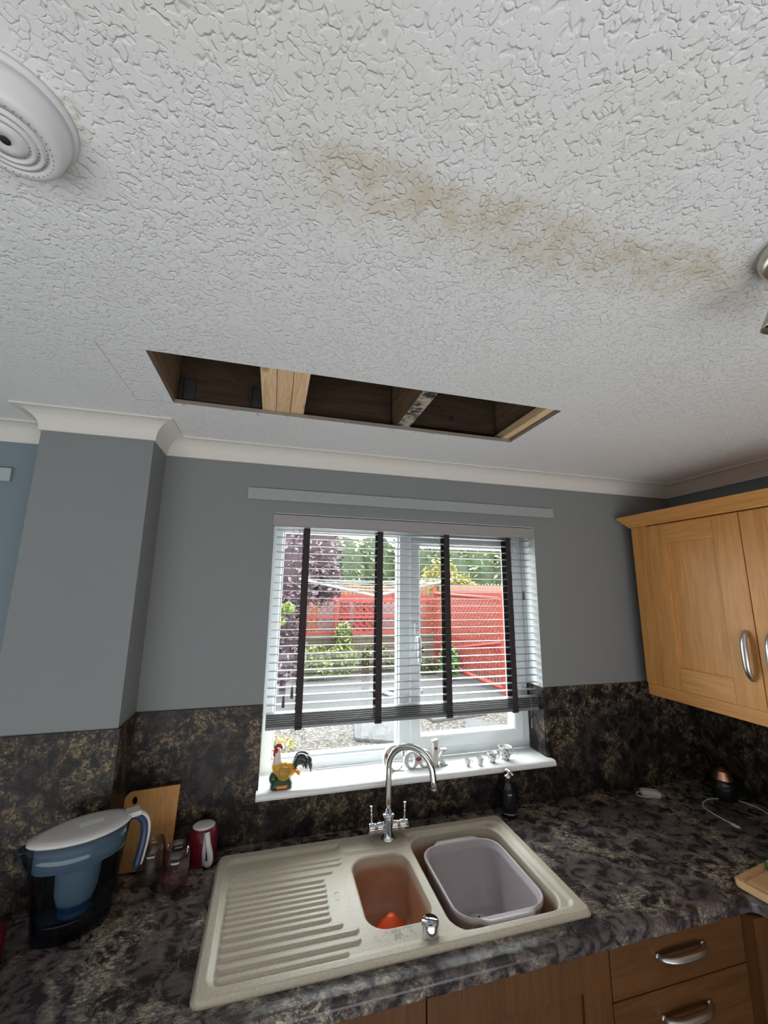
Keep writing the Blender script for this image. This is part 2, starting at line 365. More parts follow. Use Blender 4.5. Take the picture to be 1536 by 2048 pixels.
# flat painted battens above the windows
b = MB(); b.box(.055, 1.443, -.010, .001, 2.103, 2.149); struct('trim_2', b, plain('grey_batten_paint', (.345, .36, .36), .5, var=.02), bevel=.002)
b = MB(); b.box(-1.7, -.708, -.018, -.003, 2.107, 2.153); struct('trim_3', b, plain('pale_batten_paint', (.42, .46, .46), .5, var=.02), bevel=.002)

# roof void above the opening
def timber(name, bx, mat, label, group=None):
    b = MB(); b.box(*bx); return obj(name, b, mat, bevel=.002, label=label, cat='timber', group=group)
ZB = H+T
g3 = 'three fresh pine joists bolted side by side'
for i, lab in enumerate(['fresh pine joist in ceiling opening, leftmost of the triple', 'fresh pine joist in ceiling opening, middle of the triple', 'fresh pine joist with a dark knot, rightmost of the triple']):
    x0 = .105+i*.0437; timber('ceiling_joist', (x0, x0+.0425, -1.6, -.02, ZB+.001, 2.55), M['pine'], lab, g3)
timber('ceiling_joist', (-.205, -.150, -1.6, -.02, ZB+.001, 2.55), M['joist'], 'weathered joist forming the left side of the ceiling opening')
jm = timber('ceiling_joist', (.556, .604, -1.6, -.02, ZB+.001, 2.55), [M['joist'], M['mould']], 'grey joist black with mould crossing the ceiling opening')
jm.data.polygons[[i for i, p in enumerate(jm.data.polygons) if p.normal.z < -.5][0]].material_index = 1
timber('ceiling_joist', (1.0, 1.045, -1.6, -.02, ZB+.001, 2.55), M['joist'], 'brown joist along the right end of the ceiling opening')
timber('timber_batten', (.970, .9995, -1.5, -.03, ZB+.001, ZB+.03), M['pine'], 'light pine batten along the right edge of ceiling opening')
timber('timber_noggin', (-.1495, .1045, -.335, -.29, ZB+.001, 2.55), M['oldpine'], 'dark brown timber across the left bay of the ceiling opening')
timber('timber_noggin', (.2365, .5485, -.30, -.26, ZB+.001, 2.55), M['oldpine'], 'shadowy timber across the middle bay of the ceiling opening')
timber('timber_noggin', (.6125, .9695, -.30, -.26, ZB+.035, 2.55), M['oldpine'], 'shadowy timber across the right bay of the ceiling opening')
for x, lab in ((-.135, 'dark metal joist hanger at left end of brown timber'), (.065, 'dark metal joist hanger beside the triple pine joists')):
    b = MB(); b.box(x, x+.036, -.340, -.3355, ZB+.01, ZB+.075); b.box(x, x+.003, -.36, -.3355, ZB+.01, ZB+.075)
    obj('joist_hanger', b, plain('dull_metal_%d' % int(x*100), (.05, .05, .05), .6, .5), label=lab, cat='bracket')

b = MB(); rw = random.Random(5)
for k in range(16):
    x = HX0+rw.uniform(.02, 1.1); p = Vector((x, HY1-.001, H-.001)); e = Vector((rw.uniform(-.012, .012), rw.uniform(-.012, .004), -rw.uniform(.002, .010)))
    b.tube([p, p+e*.5+Vector((0, 0, -.002)), p+e], [.0006, .0005, .0003], 5)
obj('torn_plaster_paper', b, M['board_edge'], kind='stuff', label='wisps of torn paper hanging from the cut plasterboard edge', cat='paper')
# splashback panels
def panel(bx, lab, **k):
    b = MB(); b.box(*bx); return obj('splashback_panel', b, M['lam_shade'], label=lab, cat='splashback', **k)
Y0 = -.0065
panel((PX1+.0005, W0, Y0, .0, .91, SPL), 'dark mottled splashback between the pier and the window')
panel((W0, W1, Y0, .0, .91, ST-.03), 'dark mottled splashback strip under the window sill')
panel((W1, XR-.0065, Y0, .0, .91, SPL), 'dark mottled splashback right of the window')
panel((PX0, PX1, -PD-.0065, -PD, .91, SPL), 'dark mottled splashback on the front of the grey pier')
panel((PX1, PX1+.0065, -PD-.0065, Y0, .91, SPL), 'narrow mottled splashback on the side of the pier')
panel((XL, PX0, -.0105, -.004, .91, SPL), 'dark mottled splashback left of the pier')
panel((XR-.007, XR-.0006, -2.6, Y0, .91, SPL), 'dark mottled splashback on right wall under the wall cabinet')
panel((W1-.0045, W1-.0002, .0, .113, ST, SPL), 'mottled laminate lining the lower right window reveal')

# ------------------------------------------------------------------ window
win = bpy.data.objects.new('window_1', None); COL.objects.link(win); win.location = (.75, .15, ST); win['kind'] = 'structure'
FY0, FY1 = .115, .185
def frame_rect(b, x0, x1, z0, z1, wl, wr, wb, wt, y0, y1):
    def q(e, y): return [Vector((x0+wl*e, y, z0+wb*e)), Vector((x1-wr*e, y, z0+wb*e)), Vector((x1-wr*e, y, z1-wt*e)), Vector((x0+wl*e, y, z1-wt*e))]
    b.loft([q(0, y1), q(0, y0+.003), q(.06, y0), q(.80, y0), q(.93, y0+.004), q(1, y0+.012), q(1, y1)], sm=False, wrap=True)
b = MB(); frame_rect(b, W0, W1, ST, WT, .040, .045, .042, .055, FY0, FY1)
obj('window_frame', b, M['upvc'], win)
b = MB(); b.box(.713, .762, FY0+.001, FY1, ST+.041, WT-.054); obj('mullion', b, M['upvc'], win, bevel=.004)
b = MB(); frame_rect(b, .758, 1.294, ST+.038, WT-.05, .050, .050, .052, .052, FY0-.016, FY0+.03); sash = obj('window_sash', b, M['upvc'], win)
b = MB(); b.box(.198, .716, .148, .152, ST+.035, WT-.05); obj('window_pane', b, M['pane'], win)
b = MB(); b.box(.803, 1.249, .128, .132, ST+.085, WT-.095); obj('window_pane', b, M['pane'], sash)
b = MB(); b.box(.775, .795, .085, .099, 1.50, 1.62); b.tube([(.785, .088, 1.56), (.785, .062, 1.56), (.785, .058, 1.53), (.786, .058, 1.46)], [.008, .008, .009, .008]); obj('window_handle', b, M['upvc'], win, bevel=.002)
b = MB(); b.box(.790, .802, .060, .075, 1.500, 1.522); obj('window_lock', b, M['dark'], win)
b = MB()
frame_rect(b, .200, .716, ST+.040, WT-.052, .010, .012, .012, .010, .130, .148); obj('glazing_bead', b, M['upvc'], win)
# reveals
b = MB(); b.box(W0-.001, W0+.0015, .0005, FY0, ST, WT); b.box(W1-.0015, W1+.001, .0005, FY0, SPL, WT); b.box(W0, W1, .0005, FY0, WT-.0015, WT); struct('trim_4', b, M['reveal'])
# sill with rounded nose
b = MB(); n = 8; prof = [(FY0, ST), (-.030, ST)] + [(-.030-.0125*math.sin(PI*i/n), ST-.0125+.0125*math.cos(PI*i/n)) for i in range(n+1)] + [(-.0005, ST-.026), (-.0005, ST-.028), (FY0, ST-.028)]
loops = [[Vector((x, y, z)) for y, z in prof] for x in (W0+.0005, W1-.0005)]; b.loft(loops, cap0=True, cap1=True, sm=False)
prof2 = [(-.0005, ST)]+prof[1:-2]
for xa, xb in ((W0-.006, W0+.0004), (W1-.0004, W1+.012)): b.loft([[Vector((x, y, z)) for y, z in prof2] for x in (xa, xb)], cap0=True, cap1=True, sm=False)
struct('trim_5', b, M['sill'])

# ------------------------------------------------------------------ venetian blind
bl = thing('venetian_blind', 'white venetian blind with dark ladder tapes half lowered in the window', 'blind', (.75, .045, 2.05))
b = MB(); b.box(W0-.006, W1-.002, -.004, .010, 2.002, 2.048); b.box(W0-.006, W0+.004, -.004, .05, 2.002, 2.048)
obj('valance', b, M['valance'], bl, bevel=.002)
b = MB(); b.box(W0+.01, W1-.01, .018, .065, 2.008, 2.045); obj('headrail', b, M['slat'], bl)
pitch = .0298; slat_src = None; YS0, YS1 = .0215, .0565
def slat_mb():
    m = MB(); loops = []; n = 6
    for x in (-.576, .576):
        top = [Vector((x, -.0175+.035*i/n, .0007*(1-(2*i/n-1)**2)+.0009)) for i in range(n+1)]; bot = [Vector((x, -.0175+.035*i/n, .0007*(1-(2*i/n-1)**2)-.0009)) for i in range(n, -1, -1)]
        loops.append(top+bot)
    return m.loft(loops, cap0=True, cap1=True, sm=False)
zs = [1.991-pitch*i for i in range(23)] + [1.306, 1.2985, 1.291, 1.2835, 1.276, 1.2685]
for i, z in enumerate(zs):
    if slat_src is None: o = slat_src = obj('slat', slat_mb(), M['slat'], bl, local=True)
    else: o = slat_src.copy(); COL.objects.link(o); o.parent = bl
    tilt = .02*math.sin(i*1.7) if i < 23 else 0
    o.location = (0, -.006, z-2.05); o.rotation_euler = (-.060+.3*tilt if i < 23 else 0, 0, .0007*math.sin(i*2.1))
b = MB(); b.box(.174, 1.326, YS0, YS1, 1.2515, 1.2645); obj('bottom_rail', b, M['slat'], bl, bevel=.003)
for k, x in enumerate((.292, .598, .901, 1.207)):
    b = MB(); hw = .0125; pf = []; 
    for i in range(24): pf.append((YS0-.0035-.0010*math.sin(i*2.3), 2.002-i*(2.002-1.312)/23))
    pf += [(YS0-.007, 1.30), (YS0-.004, 1.29), (YS0-.004, 1.250)]
    for (ya, za), (yb, zb) in zip(pf[:-1], pf[1:]):
        b.add([(x-hw, ya, za), (x+hw, ya, za), (x+hw, yb, zb), (x-hw, yb, zb), (x-hw, ya+.0012, za), (x+hw, ya+.0012, za), (x+hw, yb+.0012, zb), (x-hw, yb+.0012, zb)], [(0,1,2,3), (7,6,5,4), (0,3,7,4), (1,5,6,2)], 0)
    b.box(x-hw, x+hw, YS1+.002, YS1+.0032, 1.25, 2.002)
    b.box(x-hw, x+hw, YS0-.004, YS1+.003, 1.2485, 1.2500)
    b.box(x-hw-.001, x+hw+.001, YS0-.008, YS0-.002, 1.254, 1.259); b.box(x-hw-.001, x+hw+.001, YS0-.007, YS0-.002, 1.268, 1.272)
    obj('ladder_tape', b, M['tape'], bl)
for pts, tz in (([(.238, .0035, 2.0), (.236, .0035, 1.42), (.233, .0035, 1.37)], 1.37), ([(.262, .0035, 2.0), (.262, .0035, 1.45), (.262, .0035, 1.40)], 1.40), ([(1.262, .0035, 2.0), (1.262, .0035, 1.80), (1.262, .0035, 1.76)], 1.757), ([(1.276, .0035, 2.0), (1.274, .0035, 1.5), (1.272, .0035, 1.24)], 1.225)):
    b = MB(); b.tube(pts, .0008, 6); c = obj('pull_cord', b, M['cord'], bl)
    b = MB(); x = pts[-1][0]; b.lathe([(0, tz+.004), (.003, tz+.003), (.0045, tz-.01), (.0058, tz-.034), (.004, tz-.037), (0, tz-.037)], (x, .0035-.004, 0), 12); obj('tassel', b, M['tassel'], c)

# ------------------------------------------------------------------ worktop
SX0, SX1, SY0, SY1 = .055, 1.055, -.552, -.065
WF = -.607; XI = 1.553; ZT, ZBm = .910, .872
b = MB()
cx0, cx1, cy0, cy1 = SX0+.012, SX1-.012, SY0+.012, SY1-.012
for bx in ((XL, cx0, -.56, -.004), (cx0, cx1, -.56, cy0), (cx0, cx1, cy1, -.004), (cx1, XI+.04, -.56, -.004), (XI+.04, XR-.001, -2.6, -.004)):
    b.box(bx[0], bx[1], bx[2], bx[3], ZBm, ZT)
n = 16; rr = .016
def nose(d):
    pr = [(0, ZT)] + [(d-rr+rr*math.sin(PI/2*i/n), ZT-rr+rr*math.cos(PI/2*i/n)) for i in range(n+1)] + [(d-.006+.006*math.cos(PI/2*i/4), ZBm+.006-.006*math.sin(PI/2*i/4)) for i in range(5)] + [(0, ZBm)]
    return pr
pr = nose(.047); N = len(pr); d = .047
# front edge of window run, rounded inside corner, then front edge of right run
path = [((XL, -.56), (0, -1)), ((XI-.03, -.56), (0, -1))]
R = .077
path = [((XL, -.56), (0, -1)), ((XI-.03, -.56), (0, -1))]
loops = [[Vector((p[0]+q[0]*o, p[1]+q[1]*o, z)) for o, z in pr] for p, q in path]
cxx, cyy = XI-.03, WF-.03
for i in range(1, 9):
    a = PI/2-PI/2*i/8; q = (-math.cos(a), -math.sin(a)); base = (cxx+.077*math.cos(a), cyy+.077*math.sin(a))
    loops.append([Vector((base[0]+q[0]*o, base[1]+q[1]*o, z)) for o, z in pr])
loops.append([Vector((XI+.047-o, -2.6, z)) for o, z in pr])
b.loft(loops, cap0=True, cap1=True, sm=False)
b.add([(XI-.03, -.56, ZT-.0002), (XI+.045, -.56, ZT-.0002), (XI+.045, WF-.03, ZT-.0002)] , [(0,2,1)], 0)
obj('kitchen_worktop', b, M['lam'], label='dark mottled laminate L-shaped worktop with rounded edge around the sink', cat='worktop', merge=False)

# ------------------------------------------------------------------ sink
sk = thing('kitchen_sink', 'beige composite one and a half bowl sink with ribbed drainer', 'sink', (.55, -.31, .91))
def sd_rr(x, y, x0, x1, y0, y1, r):
    qx = abs(x-(x0+x1)/2)-(x1-x0)/2+r; qy = abs(y-(y0+y1)/2)-(y1-y0)/2+r
    return math.hypot(max(qx, 0), max(qy, 0))+min(max(qx, qy), 0)-r
BS = (.458, .642, -.459, -.178, .055); BL = (.668, .998, -.521, -.112, .065)
ribs = [(.111,.433,-.163),(.102,.432,-.186),(.099,.398,-.217),(.098,.370,-.245),(.1,.371,-.268),(.1,.371,-.289),(.1,.370,-.309),(.099,.369,-.329),(.099,.369,-.350),(.099,.368,-.371),(.1,.370,-.392),(.1,.397,-.418),(.1,.433,-.446),(.1,.432,-.476),(.1,.397,-.503)]
def hz(x, y):
    so = sd_rr(x, y, SX0, SX1, SY0, SY1, .022)
    z = .923-.010*smooth01(-.010, 0, so)**2
    rec = sd_rr(x, y, .084, 1.024, -.524, -.098, .03)
    ledge = sd_rr(x, y, .435, .665, -.150, -.0, .03)
    rec = max(rec, -ledge)
    z -= .0085*smooth01(.004, -.012, rec)
    mid = smooth01(.012, -.004, sd_rr(x, y, .43, 1.1, -.56, -.0, .01))
    z += .0018*mid*smooth01(.004, -.012, rec)
    for x0, x1, yr in ribs:
        if abs(y-yr) < .015:
            s = sd_rr(x, y, x0, x1, yr-.0075, yr+.0075, .0074); z += .0046*smooth01(.0010, -.0022, s)
    s = abs(sd_rr(x, y, .391, .401, -.334, -.305, .003)); z -= .0015*smooth01(.0018, .0006, s)
    return z
NX, NY = 400, 250; V = []; idx = {}; F = []
dx = (SX1-SX0)/NX; dy = (SY1-SY0)/NY
import numpy as np
def snap(x, y):
    for (x0, x1, y0, y1, r) in (BS, BL):
        s = sd_rr(x, y, x0, x1, y0, y1, r)
        if abs(s) < .0014:
            e = 1e-4; gx = (sd_rr(x+e, y, x0, x1, y0, y1, r)-s)/e; gy = (sd_rr(x, y+e, x0, x1, y0, y1, r)-s)/e
            return x-gx*s, y-gy*s
    s = sd_rr(x, y, SX0, SX1, SY0, SY1, .022)
    if s > -.001:
        e = 1e-4; gx = (sd_rr(x+e, y, SX0, SX1, SY0, SY1, .022)-s)/e; gy = (sd_rr(x, y+e, SX0, SX1, SY0, SY1, .022)-s)/e
        return x-gx*s, y-gy*s
    return x, y
b = MB()
for j in range(NY+1):
    for i in range(NX+1):
        x, y = snap(SX0+i*dx, SY0+j*dy)
        z = hz(x, y)
        for B_ in (BS, BL): z -= .004*smooth01(.006, 0, sd_rr(x, y, *B_))**2
        V.append((x, y, z))
for j in range(NY):
    for i in range(NX):
        q = (j*(NX+1)+i, j*(NX+1)+i+1, (j+1)*(NX+1)+i+1, (j+1)*(NX+1)+i)
        cx = sum(V[k][0] for k in q)/4; cy = sum(V[k][1] for k in q)/4
        if sd_rr(cx, cy, *BS) < 0 or sd_rr(cx, cy, *BL) < 0: continue
        F.append(q)
b.add(V, F, 0, True)
lo = [rrect(SX0, SX1, SY0, SY1, .022, .9135, 8), rrect(SX0, SX1, SY0, SY1, .022, .9102, 8)]
b.loft(lo)
obj('sink_deck', b, M['sink'], sk)
def bowl(B_, zt, zb, taper):
    x0, x1, y0, y1, r = B_; loops = []; n = 10
    for t in (0, .012, .03, .10, .3, .6, .85, .93, .97, 1.0):
        ins = taper*t+(.012*smooth01(.85, 1, t)*1.5 if t > .85 else 0); z = zt+(zb-zt)*min(1, t*1.02)
        loops.append(rrect(x0+ins-.0003*(t == 0), x1-ins+.0003*(t == 0), y0+ins-.0003*(t == 0), y1-ins+.0003*(t == 0), max(r-ins*.3, .02), z, n))
    loops.insert(0, rrect(x0-.005, x1+.005, y0-.005, y1+.005, r+.005, zt-.0025, n)); m = MB(); m.loft(loops, cap1=True); return m
sb = obj('half_bowl', bowl(BS, .912, .775, .012), M['sink'], sk)
lb = obj('main_bowl', bowl(BL, .912, .725, .014), M['sink'], sk)
b = MB(); c = (.55, -.39, .7755); b.lathe([(0, .012), (.012, .012), (.014, .006), (.034, .006), (.042, .003), (.043, 0)], c, 28); obj('strainer', b, M['steel'], sb)
b = MB(); c = (.566, -.285, .7755); b.lathe([(0, .045), (.012, .043), (.020, .030), (.040, .016), (.045, .006), (.043, 0)], c, 28); 
obj('orange_plug', b, M['orange'], label='bright orange rubber plug lying in the small half bowl', cat='plug')
b = MB(); c = (.80, -.33, .7255); b.lathe([(0, .004), (.034, .004), (.043, .002), (.044, 0)], c, 28); obj('strainer', b, M['steel'], lb)
# plug control knob
kn = thing('plug_control', 'round chrome pop-up plug control knob on the sink front', 'knob', (.600, -.512, .9165))
b = MB(); b.lathe([(.0205, 0), (.0215, .003), (.0215, .034), (.020, .0365), (0, .0365)], (.600, -.512, .9165), 40); obj('knob_body', b, M['chrome'], kn)
b = MB(); Mr = Matrix.Translation((.600, -.512, .953)) @ Matrix.Rotation(-.45, 4, 'Z'); b.box(-.020, .020, -.0012, .0012, 0, .0008, M=Mr); obj('knob_groove', b, M['dark'], kn)

# washing up bowl
tb = thing('washing_up_bowl', 'mauve grey plastic washing-up bowl standing in the main sink bowl', 'washing-up bowl', (.835, -.315, .73))
def tub_loop(x0, x1, y0, y1, r, z, ext=0):
    L = rrect(x0, x1, y0, y1, r, z, 10); out = []
    big = []
    for i in range(len(L)):
        p, q = L[i], L[(i+1) % len(L)]; m = max(1, int((q-p).length/.008)); m = 24 if (q-p).length > .05 else 1
        for k in range(m): big.append(p.lerp(q, k/m))
    cx = (x0+x1)/2
    for p in big:
        e = ext*smooth01(.088, .062, abs(p.x-cx))
        if p.y > y1-.02: p = p+Vector((0, e, 0))
        elif p.y < y0+.02: p = p-Vector((0, e, 0))
        out.append(p)
    return out
X0, X1, Ya, Yb = .699, .972, -.484, -.166
outer = [tub_loop(X0+.035, X1-.035, Ya+.035, Yb-.035, .045, .7295), tub_loop(X0+.027, X1-.027, Ya+.027, Yb-.027, .05, .735), tub_loop(X0+.012, X1-.012, Ya+.014, Yb-.014, .055, .82), tub_loop(X0+.003, X1-.003, Ya+.004, Yb-.004, .058, .893),
         tub_loop(X0-.001, X1+.001, Ya, Yb, .06, .896, .018), tub_loop(X0-.003, X1+.003, Ya-.001, Yb+.001, .06, .908, .022), tub_loop(X0-.001, X1+.001, Ya+.001, Yb-.001, .06, .911, .020),
         tub_loop(X0+.004, X1-.004, Ya+.005, Yb-.005, .057, .9085, .0), tub_loop(X0+.0045, X1-.0045, Ya+.0055, Yb-.0055, .057, .899, 0), tub_loop(X0+.010, X1-.010, Ya+.011, Yb-.011, .055, .897, 0), tub_loop(X0+.0105, X1-.0105, Ya+.0115, Yb-.0115, .054, .888), tub_loop(X0+.015, X1-.015, Ya+.017, Yb-.017, .053, .82), tub_loop(X0+.029, X1-.029, Ya+.029, Yb-.029, .048, .742), tub_loop(X0+.040, X1-.040, Ya+.040, Yb-.040, .042, .7345)]
b = MB(); b.loft(outer, cap0=True, cap1=True); obj('tub_body', b, M['tub'], tb)
b = MB(); b.lathe([(0, .0), (.034, 0), (.036, .002), (.036, .006), (.028, .0065), (.02, .004), (0, .004)], (.858, -.268, .7348), 30)
pl = obj('tub_drain', b, plain('worn_white_plastic', (.62, .62, .58), .4), tb)
b = MB()
for k in range(6): a = k*PI/3; b.blob((.858+.02*math.cos(a), -.268+.02*math.sin(a), .7405), (.0035, .0035, .001), n=8)
obj('drain_hole', b, M['dark'], pl)

# ------------------------------------------------------------------ tap
tp = thing('kitchen_tap', 'chrome swan-neck mixer tap with two levers behind the sink', 'tap', (.605, -.108, .922))
tx, ty = .605, -.108
b = MB(); b.lathe([(.026, 0), (.026, .003), (.023, .006), (.0185, .010), (.0185, .066), (.0175, .068), (.0175, .070), (.0225, .072), (.0225, .078), (.015, .080), (0, .080)], (tx, ty, .9205), 36); obj('tap_body', b, M['chrome'], tp)
b = MB(); zz = .957
b.lathe([(0, -.070), (.0165, -.070), (.018, -.0685), (.018, -.042), (.0165, -.041), (.0165, -.039), (.018, -.038), (.018, -.018), (.015, -.014), (.015, .014), (.018, .018), (.018, .038), (.0165, .039), (.0165, .041), (.018, .042), (.018, .0685), (.0165, .070), (0, .070)], (tx, ty, zz), 32, axis='x'); obj('valve_bar', b, M['chrome'], tp)
for s in (-1, 1):
    b = MB(); x = tx+s*.059; b.tube([(x, ty, zz+.015), (x+s*.002, ty, zz+.066)], .0034, 12); b.lathe([(0, 0), (.0055, 0), (.0055, .005), (.004, .0065), (0, .0065)], (x+s*.002, ty, zz+.064), 14); obj('lever', b, M['chrome'], tp)
b = MB(); dxs, dys = .81, -.586; pts = [(tx, ty, .998), (tx, ty, 1.05), (tx, ty, 1.10), (tx, ty, 1.142)]
for i in range(1, 17):
    a = PI-PI*i/16; o = .08+.08*math.cos(a); pts.append((tx+dxs*o, ty+dys*o, 1.142+.078*math.sin(a)))
pts += [(tx+dxs*.162, ty+dys*.162, 1.125), (tx+dxs*.164, ty+dys*.164, 1.103)]
b.tube(pts, .0108, 20); sp = obj('spout', b, M['chrome'], tp)
b = MB(); b.lathe([(0, .0), (.0085, 0), (.0085, .002), (.0105, .003), (.0105, -.004), (.0085, -.004)], (tx+dxs*.164, ty+dys*.164, 1.1015), 20); obj('aerator', b, M['steel'], sp)

# ------------------------------------------------------------------ wall cabinets on the right wall
def shaker(b, x, ya, yb, z0, z1, st=.075, rt=.082, rb=.092, t=.018):
    # door front at x (facing -x), from ya (far) to yb (near), frame with recessed panel
    b.box(x, x+t, ya-st, ya, z0, z1); b.box(x, x+t, yb, yb+st+.012, z0, z1)
def bow_handle(name, parent, c, length, axis):
    b = MB(); pts = []; n = 14
    for i in range(n+1):
        t = i/n*2-1; out = .021*(1-t**4)*.9+.006
        if axis == 'z': pts.append((c[0]-out, c[1], c[2]+t*length/2))
        else: pts.append((c[0]+t*length/2, c[1]-out, c[2]))
    b.tube(pts, [.0115*(.70+.35*(1-abs(i/n*2-1)**2)) for i in range(n+1)], 14, flat=.75)
    for t in (-1, 1):
        if axis == 'z': b.tube([(c[0]-.006, c[1], c[2]+t*length/2*.97), (c[0]+.001, c[1], c[2]+t*length/2*.97)], .008, 12)
        else: b.tube([(c[0]+t*length/2*.97, c[1]-.006, c[2]), (c[0]+t*length/2*.97, c[1]+.001, c[2])], .008, 12)
    return obj(name, b, M['steel'], parent)
CXF = 1.83; CZ0, CZ1 = 1.362, 2.060
def wall_cabinet(y_far, y_near, filler, label, doors):
    cb = thing('wall_cabinet', label, 'cabinet', ((CXF+XR)/2, (y_far+y_near)/2, CZ0), 'wood wall cabinets on the right wall')
    b = MB(); b.box(CXF+.02, XR-.001, y_near+.0005, y_far, CZ0, CZ1+.004); obj('carcass', b, M['maple'], cb)
    if filler:
        b = MB(); b.box(CXF, CXF+.0195, -.150, y_far, CZ0-.0, CZ1+.004); obj('filler_panel', b, M['maple'], cb, bevel=.001)
    for ya, yb in doors:
        st = .083; rt = .084; rb = .090
        b = MB(); b.box(CXF, CXF+.0195, ya-st, ya, CZ0, CZ1); b.box(CXF, CXF+.0195, yb, yb+st+.012, CZ0, CZ1)
        dr = obj('door', b, M['maple'], cb, bevel=.0012)
        for za, zb in ((CZ1-rt, CZ1), (CZ0, CZ0+rb)):
            b = MB(); b.box(CXF+.0002, CXF+.0195, yb+st+.0125, ya-st-.0005, za, zb); obj('door_rail', b, M['maple_y'], dr, bevel=.0012)
        b = MB(); b.box(CXF+.007, CXF+.015, yb+st+.011, ya-st+.001, CZ0+rb-.002, CZ1-rt+.002); obj('door_panel', b, M['maple'], dr)
        if doors.index((ya, yb)) == 0 and filler: bow_handle('handle', dr, (CXF, -.508, 1.543), .165, 'z')
        else: bow_handle('handle', dr, (CXF, ya-.045, 1.543), .165, 'z')
    return cb
wall_cabinet(-.070, -.5375, True, 'maple wall cabinet nearest the window with bow handle at its right', [(-.1515, -.5365)])
wall_cabinet(-.5385, -1.04, False, 'maple wall cabinet at the photo edge, right of the first one', [(-.5400, -1.039)])
# cornice and light pelmet
b = MB(); pr = [(0, 2.0645), (-.006, 2.0645), (-.010, 2.072), (-.024, 2.088), (-.036, 2.104), (-.040, 2.108), (-.040, 2.118), (0, 2.118)]
loops = [[Vector((XR-.001, -.070-o, z)) for o, z in pr]]
loops += [[Vector((CXF+.0+o, -.070-o, z)) for o, z in pr], [Vector((CXF+o, -1.04, z)) for o, z in pr]]
b.loft(loops, cap0=True, cap1=True, sm=False); b.box(CXF+.0, XR-.001, -1.04, -.070, 2.0643, 2.068)
obj('cabinet_cornice', b, M['maple_y'], label='flared maple cornice running along the top of wall cabinets', cat='cornice')
b = MB(); b.box(CXF+.004, CXF+.024, -1.04, -.070, 1.312, CZ0-.001); b.box(CXF+.024, XR-.007, -.090, -.070, 1.312, CZ0-.001)
obj('light_pelmet', b, M['maple_y'], bevel=.002, label='flat maple pelmet strip under the wall cabinets', cat='pelmet')

# ------------------------------------------------------------------ base units
def base_unit(x0, x1, label, fronts):
    cb = thing('base_cabinet', label, 'cabinet', ((x0+x1)/2, -.3, 0), 'maple base units under the worktop')
    b = MB(); b.box(x0, x1, -.566, -.02, .10, .70); b.box(x0, x1, -.566, -.55, .70, .868); b.box(x0+.01, x1-.01, -.52, -.50, 0, .10); obj('carcass', b, M['maple_shade'], cb)
    for kind, a, c, z0, z1 in fronts:
        b = MB(); b.box(a+.0015, c-.0015, -.587, -.567, z0, z1)
        if kind == 'drawer':
            d = obj('drawer', b, M['maple_shade_x'], cb, bevel=.002); bow_handle('handle', d, ((a+c)/2-.003, -.587, (z0+z1)/2+.012), .16, 'x')
        else:
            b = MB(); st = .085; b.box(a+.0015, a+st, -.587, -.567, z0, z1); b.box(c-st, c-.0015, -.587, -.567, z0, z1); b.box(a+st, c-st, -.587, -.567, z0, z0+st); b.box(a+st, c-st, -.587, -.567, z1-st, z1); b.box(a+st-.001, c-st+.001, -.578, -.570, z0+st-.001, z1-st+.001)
            d = obj('door', b, M['maple_shade'], cb, bevel=.001); bow_handle('handle', d, ((c-.04) if kind == 'doorL' else (a+.04), -.583, z1-.14), .16, 'z') if False else None
base_unit(.060, 1.0595, 'maple base cabinet with two doors under the sink', [('doorL', .060, .5595, .11, .866), ('doorR', .5605, 1.0595, .11, .866)])
base_unit(1.0605, 1.520, 'maple drawer unit with bow handles right of the sink unit', [('drawer', 1.0605, 1.52, .745, .866), ('drawer', 1.0605, 1.52, .60, .742), ('drawer', 1.0605, 1.52, .36, .597), ('drawer', 1.0605, 1.52, .11, .357)])
base_unit(-.245, .0595, 'maple base cabinet below the worktop left of the sink unit', [('doorL', -.245, .0595, .11, .866)])
cb = thing('base_cabinet', 'maple corner base unit under the right-hand worktop run', 'cabinet', (1.85, -.9, 0), 'maple base units under the worktop')
b = MB(); b.box(1.60, XR-.02, -2.5, -.62, .1, .868); b.box(1.5205, 1.60, -.62, -.567, .1, .868); obj('carcass', b, M['maple_shade'], cb)
b = MB(); b.box(1.58, 1.599, -1.2, -.64, .11, .866); obj('door', b, M['maple_shade'], cb, bevel=.002)

# ------------------------------------------------------------------ water filter jug
M['jug'] = m_thin('blue_tinted_plastic', (.60, .68, .74)); M['funnel'] = plain('pale_frosted_funnel', (.48, .50, .51), .4, var=.04)
M['lid'] = plain('grey_white_lid', (.58, .56, .54), .4, var=.02); M['navy'] = plain('navy_handle', (.03, .05, .11), .3)
jg = thing('water_filter_jug', 'blue water filter jug with white lid on the worktop at left', 'jug', (-.270, -.255, .9105), rz=math.radians(27))
def jl(a, c, z, tip, n=44):     # teardrop loop: a half length, c half width, tip = spout stretch at -x
    out = []
    for k in range(n):
        t = 2*PI*k/n; x = math.cos(t); y = math.sin(t)
        x2 = a*x; 
        if x < 0: x2 -= tip*(abs(x)**5)
        out.append(Vector((x2, c*y*(1-.12*max(0, -x)), z)))
    return out
b = MB()
prof = [(.074, .046, .0), (.082, .052, .004), (.086, .056, .03), (.093, .060, .10), (.100, .064, .165), (.103, .066, .175), (.107, .067, .22)]
tips = [0, 0, 0, .002, .006, .010, .022]
o_ = [jl(a, c, z, t) for (a, c, z), t in zip(prof, tips)]; i_ = [jl(a-.003, c-.003, max(z, .006), t) for (a, c, z), t in zip(prof[::-1], tips[::-1])]
b.loft(o_+i_, cap0=True, cap1=True); obj('jug_body', b, M['jug'], jg, local=True)
M['water'] = m_thin('deep_blue_water', (.26, .48, .74))
